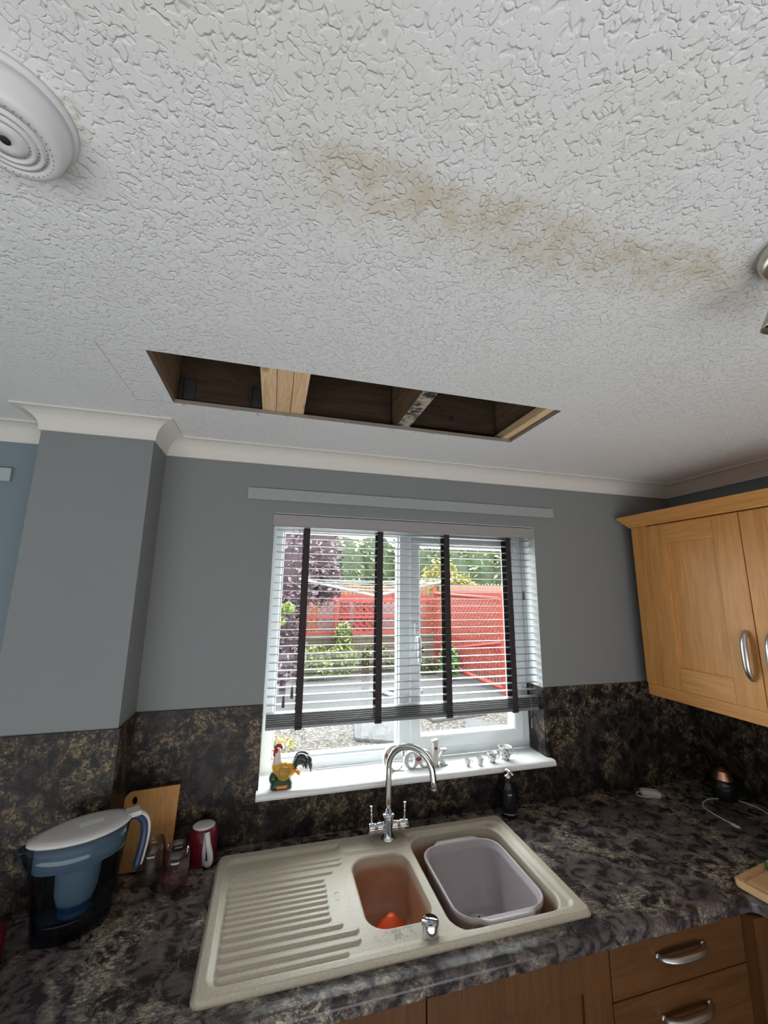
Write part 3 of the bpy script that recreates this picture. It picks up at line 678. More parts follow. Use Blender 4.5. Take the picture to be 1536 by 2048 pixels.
b = MB(); b.loft([jl(.0795, .0495, .007, 0), jl(.0825, .0525, .03, 0), jl(.086, .0545, .066, .001)], cap0=True, cap1=True); obj('water', b, M['water'], jg, local=True)
b = MB(); b.loft([jl(.100, .060, .219, 0), jl(.098, .059, .160, 0), jl(.060, .050, .158, 0), jl(.050, .042, .145, 0), jl(.046, .038, .09, 0), jl(.036, .030, .058, 0), jl(.034, .028, .053, 0)], cap0=True, cap1=True); obj('filter_funnel', b, M['funnel'], jg, local=True)
b = MB(); b.loft([jl(.033, .027, .049, 0), jl(.035, .029, .045, 0), jl(.030, .025, .036, 0)], cap0=True, cap1=True); obj('filter_cap', b, M['lid'], jg, local=True)
b = MB(); b.loft([jl(.106, .067, .2205, .006), jl(.109, .070, .224, .008), jl(.108, .069, .229, .007), jl(.085, .052, .2335, .004), jl(.04, .025, .235, 0)], cap0=True, cap1=True); b.box(.095, .128, -.018, .018, .222, .234); ld = obj('lid', b, M['lid'], jg, local=True)
b = MB(); b.box(-.012, .042, -.010, .010, .2335, .2362); obj('lid_flap', b, M['white_pl'], ld, local=True, bevel=.003)
hp = catmull([(.103, 0, .222), (.128, 0, .221), (.147, 0, .200), (.152, 0, .165), (.146, 0, .12), (.139, 0, .088)], 5)
b = MB(); b.tube([Vector(p)+Vector((.004, 0, 0)) for p in hp], [.0095]*(len(hp)-2)+[.009, .006], 12, flat=.55); hd = obj('handle', b, M['lid'], jg, local=True)
b = MB(); b.tube([Vector(p)+Vector((-.006, 0, -.004)) for p in hp], [.012]*(len(hp)-1)+[.008], 12, flat=.8); obj('handle_grip', b, M['navy'], hd, local=True)
b = MB(); sp_ = [(-.122, 0, .222), (-.134, 0, .214), (-.132, 0, .195), (-.118, 0, .180)]
b.tube([(-.110, -.02, .219), (-.136, -.010, .219), (-.141, 0, .2185), (-.136, .010, .219), (-.110, .02, .219)], .0022, 8)
b.loft([[Vector((-.108, -.018, .219)), Vector((-.140, 0, .218)), Vector((-.108, .018, .219))], [Vector((-.106, -.014, .20)), Vector((-.134, 0, .198)), Vector((-.106, .014, .20))], [Vector((-.104, -.006, .178)), Vector((-.112, 0, .176)), Vector((-.104, .006, .178))]]); obj('spout', b, M['jug'], jg, local=True)

# small chopping board with handle hole leaning on splashback
def board_pts():
    o = [(-.075, 0), (.072, 0), (.075, .215)]
    o += [(-.052, .209), (-.060, .209)]
    for i in range(7): a = PI/2+PI/2*i/6; o.append((-.060+.022*math.cos(a)*1.0, .187+.022*math.sin(a)))
    return o
cbd = thing('chopping_board', 'small bamboo chopping board with hanging hole leaning on splashback behind glasses', 'chopping board', (-.158, -.060, .9105))
def fn(x, y, d):
    # leans back against the wall
    s, c = math.sin(.19), math.cos(.19); return Vector((-.158+x, -.060+y*s-d*c, .9105+y*c+d*s+.003))
hole = [(-.053+.008*math.cos(2*PI*k/24), .183+.011*math.sin(2*PI*k/24)) for k in range(24)]
op = board_pts(); b = MB()
# face built as ring strips between hole and outline
def resample(poly, n, start):
    P = [Vector((p[0], p[1], 0)) for p in poly]; L = [0]
    for i in range(len(P)): L.append(L[-1]+(P[(i+1) % len(P)]-P[i]).length)
    out = []
    for k in range(n):
        d = (L[-1]*k/n); i = max(j for j in range(len(P)) if L[j] <= d+1e-9); t = (d-L[i])/(L[i+1]-L[i]); q = P[i].lerp(P[(i+1) % len(P)], t); out.append((q.x, q.y))
    return out
ctr = Vector((-.053, .183, 0))
rays = []
def hit(a):
    dx_, dy_ = math.cos(a), math.sin(a); best = None
    for i in range(len(op)):
        x1, y1 = op[i][0]-ctr.x, op[i][1]-ctr.y; x2, y2 = op[(i+1) % len(op)][0]-ctr.x, op[(i+1) % len(op)][1]-ctr.y
        den = dx_*(y2-y1)-dy_*(x2-x1)
        if abs(den) < 1e-12: continue
        t = (x1*(y2-y1)-y1*(x2-x1))/den; u = (x1*dy_-y1*dx_)/den
        if t > 0 and -1e-6 <= u <= 1+1e-6 and (best is None or t > best): best = t
    return best or .02
angs = sorted(set([round(2*PI*k/48, 6) for k in range(48)]+[round(math.atan2(p[1]-ctr.y, p[0]-ctr.x) % (2*PI), 6) for p in op]))
ou = [(ctr.x+hit(a)*math.cos(a), ctr.y+hit(a)*math.sin(a)) for a in angs]; inn = [(ctr.x+.008*math.cos(a), ctr.y+.011*math.sin(a)) for a in angs]
b.loft([[fn(x, y, 0) for x, y in ou], [fn(x, y, 0) for x, y in inn], [fn(x, y, .012) for x, y in inn], [fn(x, y, .012) for x, y in ou]], sm=False, wrap=True)
obj('board', b, M['bamboo'], cbd)

# two stemless glasses and crimson mug
M['gl_pink'] = m_thin('pink_tinted_glass', (.88, .72, .75), .12, .09, .8); M['gl_clear'] = m_thin('clear_glass', (.84, .85, .85), .12, .09, .8)
def tumbler(loc, r, h, mat, label):
    b = MB(); o = [(0, 0), (r*.62, 0), (r*.85, h*.08), (r*1.0, h*.28), (r*1.02, h*.42), (r*.95, h*.7), (r*.86, h)]; i = [(r*.86-.002, h), (r*.93-.001, h*.7), (r*1.0-.002, h*.42), (r*.97-.002, h*.28), (r*.78, h*.11), (r*.4, h*.06), (0, h*.055)]
    b.lathe(o+i, loc, 36); return obj('glass_tumbler', b, mat, label=label, cat='glass', group='stemless glasses beside the filter jug')
M['frost'] = m_thin('frosted_print', (.75, .62, .64), .4)
tumbler((-.052, -.172, .9105), .037, .112, M['gl_pink'], 'pink-tinted stemless glass, right of the two behind the jug')
tumbler((-.128, -.120, .9105), .037, .108, M['gl_clear'], 'clear stemless glass half hidden by the jug handle')
mg = thing('lidded_mug', 'dark crimson mug with white lid and white curved handle', 'mug', (.005, -.052, .9105))
b = MB(); b.lathe([(0, 0), (.040, 0), (.043, .004), (.043, .07), (.038, .098), (0, .098)], (.005, -.055, .9105), 36); obj('mug_body', b, M['red'], mg)
b = MB(); b.lathe([(.030, 0), (.0335, .003), (.0335, .006), (.030, .008), (0, .0065)], (.004, -.062, 1.0085), 36, sx=1, sy=.85); obj('mug_lid', b, M['white_pl'], mg)
hp = catmull([(.018, -.098, 1.008), (.024, -.108, .985), (.033, -.112, .955), (.034, -.108, .930), (.024, -.100, .922)], 5)
b = MB(); b.tube(hp, .0085, 12); b.tube([(.016, -.096, 1.006), (.014, -.102, .96), (.016, -.099, .922)], .006, 10); obj('handle', b, M['white_pl'], mg)
b = MB(); b.lathe([(0, 0), (.042, 0), (.047, .006), (.047, .055), (.043, .065), (0, .066)], (-.428, -.330, .9105), 32)
obj('storage_tin', b, M['red'], label='dark red rounded pot at the left photo edge beside the jug', cat='pot')

# soap bottle
sbt = thing('soap_dispenser', 'black soap bottle with chrome pump behind the sink corner', 'soap dispenser', (1.105, -.062, .9105))
cx_, cy_ = 1.105, -.064
b = MB(); b.lathe([(0, 0), (.028, 0), (.030, .003), (.030, .075), (.027, .095), (.017, .112), (.0135, .122), (.0125, .130), (0, .130)], (cx_, cy_, .9105), 32); bo = obj('bottle', b, M['black'], sbt)
b = MB(); b.lathe([(.0303, .012), (.0306, .013), (.0306, .0155), (.0303, .0165)], (cx_, cy_, .9105), 32); obj('base_band', b, M['steel'], bo)
b = MB(); b.lathe([(.0135, .130), (.0135, .140), (.006, .142), (.005, .150), (.011, .152), (.011, .160), (.007, .163), (0, .163)], (cx_, cy_, .9105), 24); b.tube([(cx_, cy_, 1.068), (cx_-.002, cy_-.02, 1.070), (cx_+.002, cy_-.034, 1.063)], [.006, .0045, .004], 10); obj('pump', b, M['chrome'], sbt)

# ------------------------------------------------------------------ ornaments on the sill
S = ST+.0005
rs = thing('rooster_ornament', 'yellow and white ceramic rooster with black tail on the sill', 'ornament', (.248, .0, S))
def cer(name, c): return plain(name, c, .3, var=.12, vscale=90)
M['r_y'] = cer('yellow_glaze', (.62, .33, .03)); M['r_w'] = cer('pinkish_white_glaze', (.72, .58, .52)); M['r_r'] = cer('red_glaze', (.32, .01, .02)); M['r_b'] = cer('black_glaze', (.03, .035, .04)); M['r_g'] = cer('dark_green_glaze', (.02, .06, .03)); M['r_o'] = cer('orange_glaze', (.80, .28, .03))
RX = .243
def fl(pts, rad, n=16, sy=.75):   # lofted body from (x,z) spine with radii, ellipse cross-section
    loops = []
    for i, (x, z) in enumerate(pts):
        a = pts[max(0, i-1)]; c = pts[min(len(pts)-1, i+1)]; t = Vector((c[0]-a[0], 0, c[1]-a[1])).normalized(); nrm = Vector((-t.z, 0, t.x))
        loops.append([Vector((RX+x, 0, S+z))+nrm*rad[i]*math.cos(2*PI*k/n)+Vector((0, 1, 0))*rad[i]*sy*math.sin(2*PI*k/n) for k in range(n)])
    return loops
b = MB(); b.loft([[Vector((RX+q.x, q.y, S+z)) for q in rrect(-.040*s, .036*s, -.024*s, .024*s, .018*s, 0)] for z, s in ((0, 1), (.010, 1.02), (.020, .93), (.030, .7), (.036, .45))], cap0=True, cap1=True); b.blob((RX-.030, 0, S+.030), (.016, .016, .022)); obj('base', b, M['r_g'], rs)
b = MB(); b.loft([[Vector((RX+q.x, q.y, S+z)) for q in rrect(-.030, .030, -.0262, .0262, .02, 0)] for z in (.004, .013)], cap0=True, cap1=True); obj('base_band', b, M['r_o'], rs)
b = MB(); P = catmull([(.050, .058, 0), (.034, .055, 0), (.008, .052, 0), (-.014, .066, 0), (-.020, .086, 0), (-.019, .104, 0), (-.021, .118, 0), (-.022, .127, 0)], 5)
rad_k = [.008, .022, .031, .025, .0155, .0115, .0115, .004]; rk = []
for i in range(len(P)):
    t = i/5; j = min(int(t), len(rad_k)-2); rk.append(rad_k[j]*(1-(t-j))+rad_k[j+1]*(t-j))
split = int(len(P)*.50)
L = fl([(p.x, p.y) for p in P], rk); b.loft(L[:split+1], cap0=True); obj('body', b, M['r_y'], rs)
b = MB(); b.loft(L[split:], cap1=True); nk = obj('neck_and_head', b, M['r_w'], rs)
b = MB(); 
for (x, z, r) in ((-.028, .131, .0055), (-.020, .135, .0065), (-.012, .134, .006), (-.007, .128, .005)): b.blob((RX+x, 0, S+z), (r, .004, r*1.1), n=10)
b.blob((RX-.031, 0, S+.108), (.005, .006, .010), n=10); b.blob((RX-.026, 0, S+.119), (.009, .0125, .009), n=12); obj('comb_and_wattle', b, M['r_r'], rs)
b = MB(); b.tube([(RX-.031, 0, S+.121), (RX-.042, 0, S+.118)], [.004, .0006], 8); obj('beak', b, M['r_o'], rs)
b = MB(); b.lathe([(0, -.0035), (.020, -.003), (.023, 0), (.023, .004)], (RX+.004, -.0225, S+.049), 24, axis='y'); 
for k in range(5): b.tube([(RX+.004-.015+k*.0075, -.0262, S+.040), (RX+.004-.015+k*.0075, -.0262, S+.058)], .0011, 6)
obj('wing_shield', b, plain('ochre_glaze', (.42, .24, .03), .3, var=.25, vscale=200), rs)
b = MB()
for k in range(5):
    y = (k-2)*.006; b.tube(catmull([(RX+.030, y, S+.058), (RX+.050, y, S+.052-abs(k-2)*.002), (RX+.060+k*.002, y*1.3, S+.036)], 5), [.010]*4+[.008]*4+[.006, .004, .001], 8, flat=.6)
obj('saddle_feather', b, M['r_o'], rs)
b = MB()
for k, (h, e, yz) in enumerate(((.092, .082, -.008), (.096, .092, .006), (.088, .096, -.003), (.080, .088, .009), (.092, .074, 0), (.074, .100, .0))):
    pp = catmull([(RX+.040, yz*.5, S+.060), (RX+.056, yz, S+h), (RX+e-.006, yz*1.4, S+h-.006), (RX+e, yz*1.6, S+h-.038)], 6); n_ = len(pp)
    b.tube(pp, [.009+.004*math.sin(PI*i/(n_-1)) if i < n_-5 else .011*(n_-1-i)/5+.0008 for i in range(n_)], 10, flat=.7)
obj('tail', b, M['r_b'], rs)

# 'Cook' sign
ck = thing('cook_sign', 'white freestanding wooden Cook word sign behind the tap', 'sign', (.75, .03, S))
M['cookw'] = plain('painted_white_wood', (.50, .49, .47), .5, var=.04)
def ring(b, cx, cz, ax, az, ix, iz, ioff, a0, a1, n=40, y0=.022, y1=.040):
    full = abs(a1-a0) > 2*PI-.01; P = []
    for k in range(n+1):
        a = a0+(a1-a0)*k/n; o = (cx+ax*math.cos(a), cz+az*math.sin(a)); i = (cx+ioff+ix*math.cos(a), cz+iz*math.sin(a)); P.append((o, i))
    loops = [[Vector((o[0], y0, o[1])), Vector((i[0], y0, i[1])), Vector((i[0], y1, i[1])), Vector((o[0], y1, o[1]))] for o, i in P]
    if full: b.loft(loops[:-1], sm=False, wrap=True)
    else: b.loft(loops, cap0=True, cap1=True, sm=False)
def pp_(b, poly, y0=.022, y1=.040): b.prism(poly, lambda x, z, d: Vector((x, d, z)), y0, y1)
b = MB(); ring(b, .668, S+.046, .045, .046, .028, .042, .006, .62, 2*PI-.75); pp_(b, [(.698, S+.050), (.706, S+.050), (.708, S+.086), (.700, S+.078)], .0215, .0405); cl = obj('letter', b, M['cookw'], ck, label='letter C')
b = MB(); ring(b, .737, S+.0315, .0305, .0315, .0135, .026, 0, 0, 2*PI); obj('letter', b, M['cookw'], ck, label='first letter o')
b = MB(); ring(b, .793, S+.0315, .0305, .0315, .0135, .026, 0, 0, 2*PI); obj('letter', b, M['cookw'], ck, label='second letter o')
b = MB(); pp_(b, [(.826, S), (.852, S), (.852, S+.005), (.848, S+.006), (.848, S+.098), (.824, S+.093), (.824, S+.089), (.830, S+.087), (.830, S+.006), (.826, S+.005)])
pp_(b, [(.848, S+.026), (.872, S+.052), (.864, S+.056), (.864, S+.060), (.888, S+.060), (.888, S+.056), (.880, S+.053), (.862, S+.034), (.882, S+.006), (.890, S+.005), (.890, S), (.860, S), (.860, S+.004), (.866, S+.006), (.852, S+.026), (.848, S+.020)]); obj('letter', b, M['cookw'], ck, label='letter k')
M['lip'] = plain('dark_red_paint', (.22, .01, .02), .4)
def lips(x, z, w, h):
    b = MB(); pts = [(x-w, z), (x-w*.4, z+h), (x, z+h*.7), (x+w*.4, z+h), (x+w, z), (x+w*.4, z-h*.9), (x-w*.4, z-h*.9)]; pp_(b, pts, .0205, .0221); obj('red_decal', b, M['lip'], ck)
lips(.765, S+.034, .014, .007); lips(.839, S+.066, .007, .006); lips(.634, S+.056, .005, .010)

# four small cups
def m_floral():
    n = NT('white_china_with_floral_print'); o = n.tc.outputs['Object']; v = n.voro(o, 95); nz = n.noise(o, 120, 3, .6); X = n.xyz()
    f = n.math('MULTIPLY', n.rng(v, .36, .46, 1, 0), n.rng(nz, .42, .48)); hue = n.noise(o, 160, 1); f = n.math('MULTIPLY', f, .85)
    c = n.mix(f, (.62, .62, .61), n.mix(n.rng(hue, .45, .55), (.10, .03, .09), (.10, .12, .05))); n.col(c).pr(rough=.15, spec=.5); return n.mat
M['floral'] = m_floral()
def cup(x, y, r, h, label, fluted=False):
    c = thing('china_cup', label, 'cup', (x, y, S), 'row of small floral china cups on the sill')
    b = MB(); o = [(0, 0), (r*.55, 0), (r*.58, h*.06), (r*.5, h*.12), (r*.72, h*.3), (r*.84, h*.6), (r*.9, h*.85), (r*1.0, h)]; i = [(r*1.0-.001, h*1.005), (r*.86, h*.82), (r*.78, h*.55), (r*.62, h*.28), (0, h*.2)]
    b.lathe(o+i, (0, 0, 0), 28); obj('cup_body', b, M['floral'], c, local=True)
    b = MB(); b.tube(catmull([(r*.82, 0, h*.82), (r*1.25, 0, h*.88), (r*1.5, 0, h*.62), (r*1.2, 0, h*.35), (r*.74, 0, h*.32)], 5), max(.0009, r*.07), 8, flat=1.3); obj('handle', b, M['floral'], c, local=True)
    return c
cup(.966, .0, .0135, .025, 'tiny floral china cup, leftmost and smallest of the four').rotation_euler = (0, 0, -.3)
cup(1.018, -.006, .0155, .030, 'small floral china cup second from left on the sill').rotation_euler = (0, 0, .9)
cup(1.079, .008, .0215, .038, 'medium floral china cup third from left on the sill').rotation_euler = (0, 0, -.1)
cup(1.147, .018, .0275, .050, 'largest floral china cup at the right end of the row').rotation_euler = (0, 0, .15)

# ------------------------------------------------------------------ right worktop items
b = MB(); P = catmull([(2.12, -.60, .9145), (2.10, -.45, .9135), (2.085, -.345, .9135), (2.11, -.26, .9135), (2.08, -.195, .9135), (1.985, -.165, .9135), (1.905, -.20, .9135), (1.885, -.265, .9135), (1.882, -.325, .9135)], 8)
cc = thing('charging_cable', 'thin white charging cable curled on the right worktop', 'cable', (1.98, -.3, .9105))
b.tube(P, .0021, 8); obj('cable', b, M['white_pl'], cc)
b = MB(); b.box(1.875, 1.888, -.350, -.323, .9108, .9165); obj('connector', b, M['white_pl'], cc, bevel=.0015)
b = MB(); b.box(1.8785, 1.8845, -.358, -.350, .9122, .9148); obj('connector_tip', b, M['steel'], cc)
ad = thing('plug_adaptor', 'cream plug adaptor with metal pins lying on the back of worktop', 'plug', (1.775, -.080, .9105))
def alx(x, y): a = -.62; return (1.775+x*math.cos(a)-y*math.sin(a), -.080+x*math.sin(a)+y*math.cos(a))
b = MB(); lo = []
for z, s in ((.0, .9), (.006, 1.0), (.016, 1.0), (.023, .82), (.025, .5)):
    lo.append([Vector((*alx(q.x, q.y), .9107+z)) for q in rrect(-.040*s, .038*s, -.022*s, .022*s, .014*s, 0)])
b.loft(lo, cap0=True, cap1=True); obj('plug_body', b, M['cream'], ad)
for y in (-.010, .010):
    b = MB(); b.tube([(*alx(.034, y), .923), (*alx(.055, y), .923)], .0024, 8); obj('pin', b, M['steel'], ad)
b = MB(); b.tube(catmull([(*alx(-.030, .010), .918), (*alx(-.052, .004), .9145), (*alx(-.050, -.022), .9135), (*alx(-.024, -.030), .9145), (*alx(-.005, -.024), .915)], 6), .0026, 8); obj('flex', b, M['cream'], ad)
jr = thing('storage_jar', 'dark glass jar with ribbed copper lid in the shadowy corner', 'jar', (2.07, -.170, .9105))
b = MB(); b.lathe([(0, 0), (.040, 0), (.044, .005), (.044, .055), (.036, .068), (.034, .072), (0, .072)], (2.07, -.170, .9105), 36); obj('jar_body', b, M['dkglass'], jr)
b = MB(); pr_ = [(.036, .0725)]
for k in range(5): pr_ += [(.037-k*.003, .076+k*.007), (.035-k*.003, .079+k*.007)]
pr_ += [(.014, .112), (.010, .118), (0, .120)]; b.lathe(pr_, (2.07, -.170, .9105), 36); obj('jar_lid', b, M['copper'], jr)
# chopping board with cucumber end
wb = thing('wooden_chopping_board', 'thick beech chopping board with juice groove at the right photo edge', 'chopping board', (1.72, -.70, .9105), rz=math.radians(9))
L_, Wd = .36, .24
def wl(x0, x1, y0, y1, r, z): return rrect(x0, x1, y0, y1, r, z, 6)
b = MB(); x0, x1, y0, y1 = -.155, .145, -.185, .165
b.loft([wl(x0+.004, x1-.004, y0+.004, y1-.004, .014, 0), wl(x0, x1, y0, y1, .016, .004), wl(x0, x1, y0, y1, .016, .020), wl(x0+.002, x1-.002, y0+.002, y1-.002, .015, .022), wl(x0+.016, x1-.016, y0+.016, y1-.016, .006, .022), wl(x0+.019, x1-.019, y0+.019, y1-.019, .005, .0185), wl(x0+.024, x1-.024, y0+.024, y1-.024, .004, .0185), wl(x0+.027, x1-.027, y0+.027, y1-.027, .004, .022)], cap0=True, cap1=True, sm=False)
obj('board', b, M['beech'], wb, local=True, merge=True)
b = MB(); g_ = plain('cucumber_skin', (.04, .12, .01), .35, var=.4, vscale=120); b.lathe([(0, 0), (.014, 0), (.016, .002), (.016, .020), (.014, .023), (0, .023)], (1.672, -.578, .9495), 20, axis='x')
obj('cucumber_piece', b, g_, label='green cucumber piece on the beech chopping board', cat='vegetable')
b = MB(); b.tube([(1.640, -.605, .9345), (1.652, -.612, .9345), (1.664, -.611, .9345)], [.0012, .002, .001], 8); obj('peel_shred', b, M['dark'], label='thin dark peel shred on chopping board beside the cucumber', cat='peel')

# ------------------------------------------------------------------ ceiling fittings
al = thing('smoke_alarm', 'round white smoke alarm with concentric vent rings on the ceiling', 'smoke alarm', (-.158, -1.137, H))
ac = (-.158, -1.137)
b = MB(); b.lathe([(.064, -.0), (.064, -.006), (.060, -.008)], (ac[0], ac[1], H), 48); obj('base_plate', b, M['alarm'], al)
b = MB(); pr_ = [(.060, -.004), (.058, -.020), (.0545, -.036), (.052, -.041), (.0475, -.0435), (.040, -.0440), (.0395, -.0405), (.0365, -.0405), (.036, -.0450), (.032, -.0455), (.0315, -.0415), (.0285, -.0415), (.028, -.0460), (.024, -.0465), (.0235, -.0425), (.020, -.0425), (.0195, -.0465), (.010, -.0470), (.007, -.045), (0, -.045)]
b.lathe(pr_, (ac[0], ac[1], H), 64); cv = obj('cover', b, M['alarm'], al)
b = MB(); b.lathe([(0, -.0462), (.0052, -.0462), (.0052, -.044)], (ac[0], ac[1], H), 20); obj('test_button', b, M['dark'], cv)
b = MB()
for r, n_, z in ((.0437, 40, -.0438), (.038, 44, -.0407), (.030, 36, -.0417), (.0218, 28, -.0427)):
    for k in range(n_):
        a = 2*PI*k/n_; b.blob((ac[0]+r*math.cos(a), ac[1]+r*math.sin(a), H+z), (.0009, .0009, .0006), n=6)
obj('vent_hole', b, plain('vent_grey', (.13, .13, .13), .8), cv)['kind'] = 'stuff'
sl = thing('ceiling_spotlight', 'brushed nickel ceiling spotlight fitting at the right photo edge', 'spotlight', (.955, -1.262, H))
b = MB(); b.lathe([(.058, 0), (.060, -.004), (.059, -.018), (.052, -.026), (0, -.027)], (.958, -1.262, H), 48); obj('ceiling_plate', b, M['nickel'], sl)
b = MB(); b.tube([(.972, -1.235, H-.02), (.972, -1.228, H-.035), (.972, -1.222, H-.05)], .006, 12); obj('arm', b, M['nickel'], sl)
hc = Vector((.972, -1.222, H-.046)); dr_ = Vector((-.02, .20, -1)).normalized(); q_ = dr_.to_track_quat('Z', 'Y').to_matrix()
b = MB(); m2 = MB(); m2.lathe([(.010, 0), (.016, .006), (.022, .035), (.030, .066), (.0285, .066), (.020, .035), (.012, .010)], (0, 0, 0), 36); b.add([hc+q_ @ Vector(v) for v in m2.v], m2.f, 0, True); hd = obj('lamp_shade', b, M['nickel'], sl)
b = MB(); m2 = MB(); m2.lathe([(0, .055), (.024, .055), (.024, .058)], (0, 0, 0), 24); b.add([hc+q_ @ Vector(v) for v in m2.v], m2.f, 0, True); obj('bulb', b, M['dark'], hd)

# ------------------------------------------------------------------ garden
GZ = -.15
def m_gravel():
    n = NT('pale_gravel'); o = n.tc.outputs['Object']; v = n.voro(o, 26, 'F1', 'Color'); d = n.voro(o, 26); s = n.N.new('ShaderNodeSeparateColor'); n.l(v, s.inputs[0])
    c = n.ramp(s.outputs[0], [(.0, (.13, .10, .075)), (.35, (.28, .23, .18)), (.7, (.39, .35, .30)), (1, (.50, .47, .42))]); n.col(n.mix(n.rng(d, .45, .62), c, (.08, .06, .05))).pr(rough=.9); n.bump(n.math('SUBTRACT', 0, d), .8, .03); return n.mat
def m_pave():
    n = NT('grey_flagstones'); o = n.tc.outputs['Object']; d = n.vmath('ADD', n.map((1, 1, 1), (0, 0, .5)), n.vmath('SCALE', n.noise(o, 2, 2, .5, 0, True), (0,0,0))); e = n.voro(d, 1.5, 'DISTANCE_TO_EDGE')
    c = n.mix(n.noise(o, 7, 6, .7), (.125, .128, .13), (.21, .208, .205)); c = n.mix(n.rng(e, .004, .02, 1, 0), c, (.07, .06, .06)); n.col(c).pr(rough=.85); return n.mat
M['gravel'] = m_gravel(); M['pave'] = m_pave()
b = MB(); b.box(-14, 20, .29, 24, GZ-.1, GZ-.02); struct('ground', b, plain('bare_soil', (.12, .1, .07), .95, vscale=3))
b = MB(); b.box(-8, 9, 2.95, 5.0, GZ-.02, GZ); b.box(-8, 6.5, 7.201, 7.96, GZ-.02, GZ); obj('gravel_bed', b, M['gravel'], kind='stuff', label='pale loose gravel covering the garden ground outside the window', cat='gravel')
b = MB(); b.box(-8, 6.5, 5.001, 7.2, GZ-.02, GZ); obj('patio_paving', b, M['pave'], label='grey flagstone patio beyond the gravel outside the window', cat='paving')
b = MB(); b.box(-5, 8, .2905, 2.94, GZ-.02, GZ); struct('ground_reflector', b, plain('reflector_white', (.82, .81, .78), .9, var=.03, vscale=2))  # added unseen pale slab, reflects skylight up through the window
def slab(poly, lab, mat=None):
    b = MB(); b.prism(poly, lambda x, y, d: Vector((x, y, d)), GZ+.0005, GZ+.045); obj('path_slab', b, mat or M['pave'], bevel=.01, label=lab, cat='paving slab')
slab([(1.45, 4.75), (1.30, 3.85), (2.05, 3.50), (2.15, 4.25), (1.75, 4.62)], 'pale grey stepping slab on gravel left of the window mullion')
slab([(-.6, 2.97), (1.6, 2.97), (1.6, 3.30), (-.6, 3.30)], 'long concrete edging slab nearest the window in the garden')
slab([(2.55, 4.30), (3.5, 4.45), (3.45, 4.9), (2.45, 4.9)], 'grey slab at the patio edge right of the window mullion')
slab([(3.05, 4.25), (3.85, 3.55), (3.35, 3.25), (2.85, 3.9)], 'diagonal buff slab on the gravel behind the cups')
b = MB(); random.seed(3)
for k in range(26):
    x = 2.55+random.uniform(-.45, .45); y = 6.05+random.uniform(-.25, .25); b.blob((x, y, GZ+.035), (random.uniform(.05, .09), random.uniform(.04, .07), .035), n=8)
obj('pebble_circle', b, plain('white_pebbles', (.62, .60, .58), .8, var=.2, vscale=8), kind='stuff', label='cluster of white pebbles on the flagstone patio', cat='pebbles')
# brick retaining wall
def m_brick():
    n = NT('buff_block_brick'); br = n.N.new('ShaderNodeTexBrick'); n.l(n.map((1, 1, 1), (PI/2, 0, 0)), br.inputs['Vector']); br.inputs['Scale'].default_value = 1.0
    for k, v in (('Color1', (.40, .30, .20, 1)), ('Color2', (.30, .22, .15, 1)), ('Mortar', (.14, .11, .09, 1)), ('Mortar Size', .012), ('Brick Width', .34), ('Row Height', .13)): br.inputs[k].default_value = v
    n.col(br.outputs[0]).pr(rough=.9); return n.mat
b = MB(); b.box(-10, 4.3, 8.0, 8.35, GZ, .62); obj('brick_wall', b, M.setdefault('brick', m_brick()), label='low buff brick retaining wall under the red trellis', cat='garden wall')
b = MB(); b.box(-10, 4.3, 7.97, 8.38, .6205, .70); obj('wall_coping', b, M['brick'], label='course of upright bricks capping the low garden wall', cat='garden wall')
# fences
M['fence'] = m_wood('red_brown_fence', (.50, .27, .15), (.70, .40, .24), 'z', .6, .8); M['redpaint'] = plain('red_painted_timber', (.72, .09, .06), .7, var=.15, vscale=6); M['pink'] = plain('faded_red_timber', (.80, .44, .34), .8, var=.15, vscale=5)
fn_ = thing('board_fence', 'orange brown board fence behind the brick wall and trellis', 'fence', (2.5, 9.3, GZ))
b = MB(); x = -10
while x < 4.5: b.box(x, x+.105, 9.3, 9.32, GZ, 1.86+.02*math.sin(x*9)); x += .118
obj('fence_board', b, M['fence'], fn_)
for x in (-.2, 1.6, 3.4):
    b = MB(); b.box(x, x+.09, 9.24, 9.30, GZ, 1.90); obj('fence_post', b, M['redpaint'], fn_)
b = MB(); b.box(-10, 4.6, 9.26, 9.30, 1.50, 1.60); obj('fence_rail', b, M['redpaint'], fn_)
def lattice(b, P0, P1, z0, z1, step, wd, th=.008):
    P0 = Vector(P0); P1 = Vector(P1); L = (P1-P0).length; u = (P1-P0).normalized(); nrm = Vector((-u.y, u.x, 0)); Hh = z1-z0
    for sgn in (1, -1):
        k = -Hh
        while k < L:
            a0, a1 = max(k, 0), min(k+Hh, L)
            if a1-a0 > .03:
                s0, s1 = a0-k, a1-k
                if sgn < 0: s0, s1 = Hh-s0, Hh-s1
                o = nrm*(.006*sgn); p = P0+u*a0+Vector((0, 0, z0+s0-P0.z))+o; q = P0+u*a1+Vector((0, 0, z0+s1-P0.z))+o
                t = (q-p).normalized(); pe = t.cross(nrm)*wd/2; nn = nrm*th/2
                b.add([p-pe-nn, p+pe-nn, p+pe+nn, p-pe+nn, q-pe-nn, q+pe-nn, q+pe+nn, q-pe+nn], [(0,1,2,3), (7,6,5,4), (0,4,5,1), (1,5,6,2), (2,6,7,3), (3,7,4,0)])
            k += step
tr = thing('trellis_fence', 'red diamond trellis panel standing on the low brick wall', 'trellis', (2.5, 8.1, .70))
b = MB(); lattice(b, (.9, 8.1, .72), (4.0, 8.1, .72), .74, 1.48, .155, .022); obj('lattice', b, M['redpaint'], tr)
b = MB(); b.box(.88, 4.02, 8.07, 8.12, .705, .765); b.box(.88, 4.02, 8.07, 8.12, 1.44, 1.53); b.box(.88, 4.02, 8.07, 8.12, 1.07, 1.12); obj('rail', b, M['redpaint'], tr)
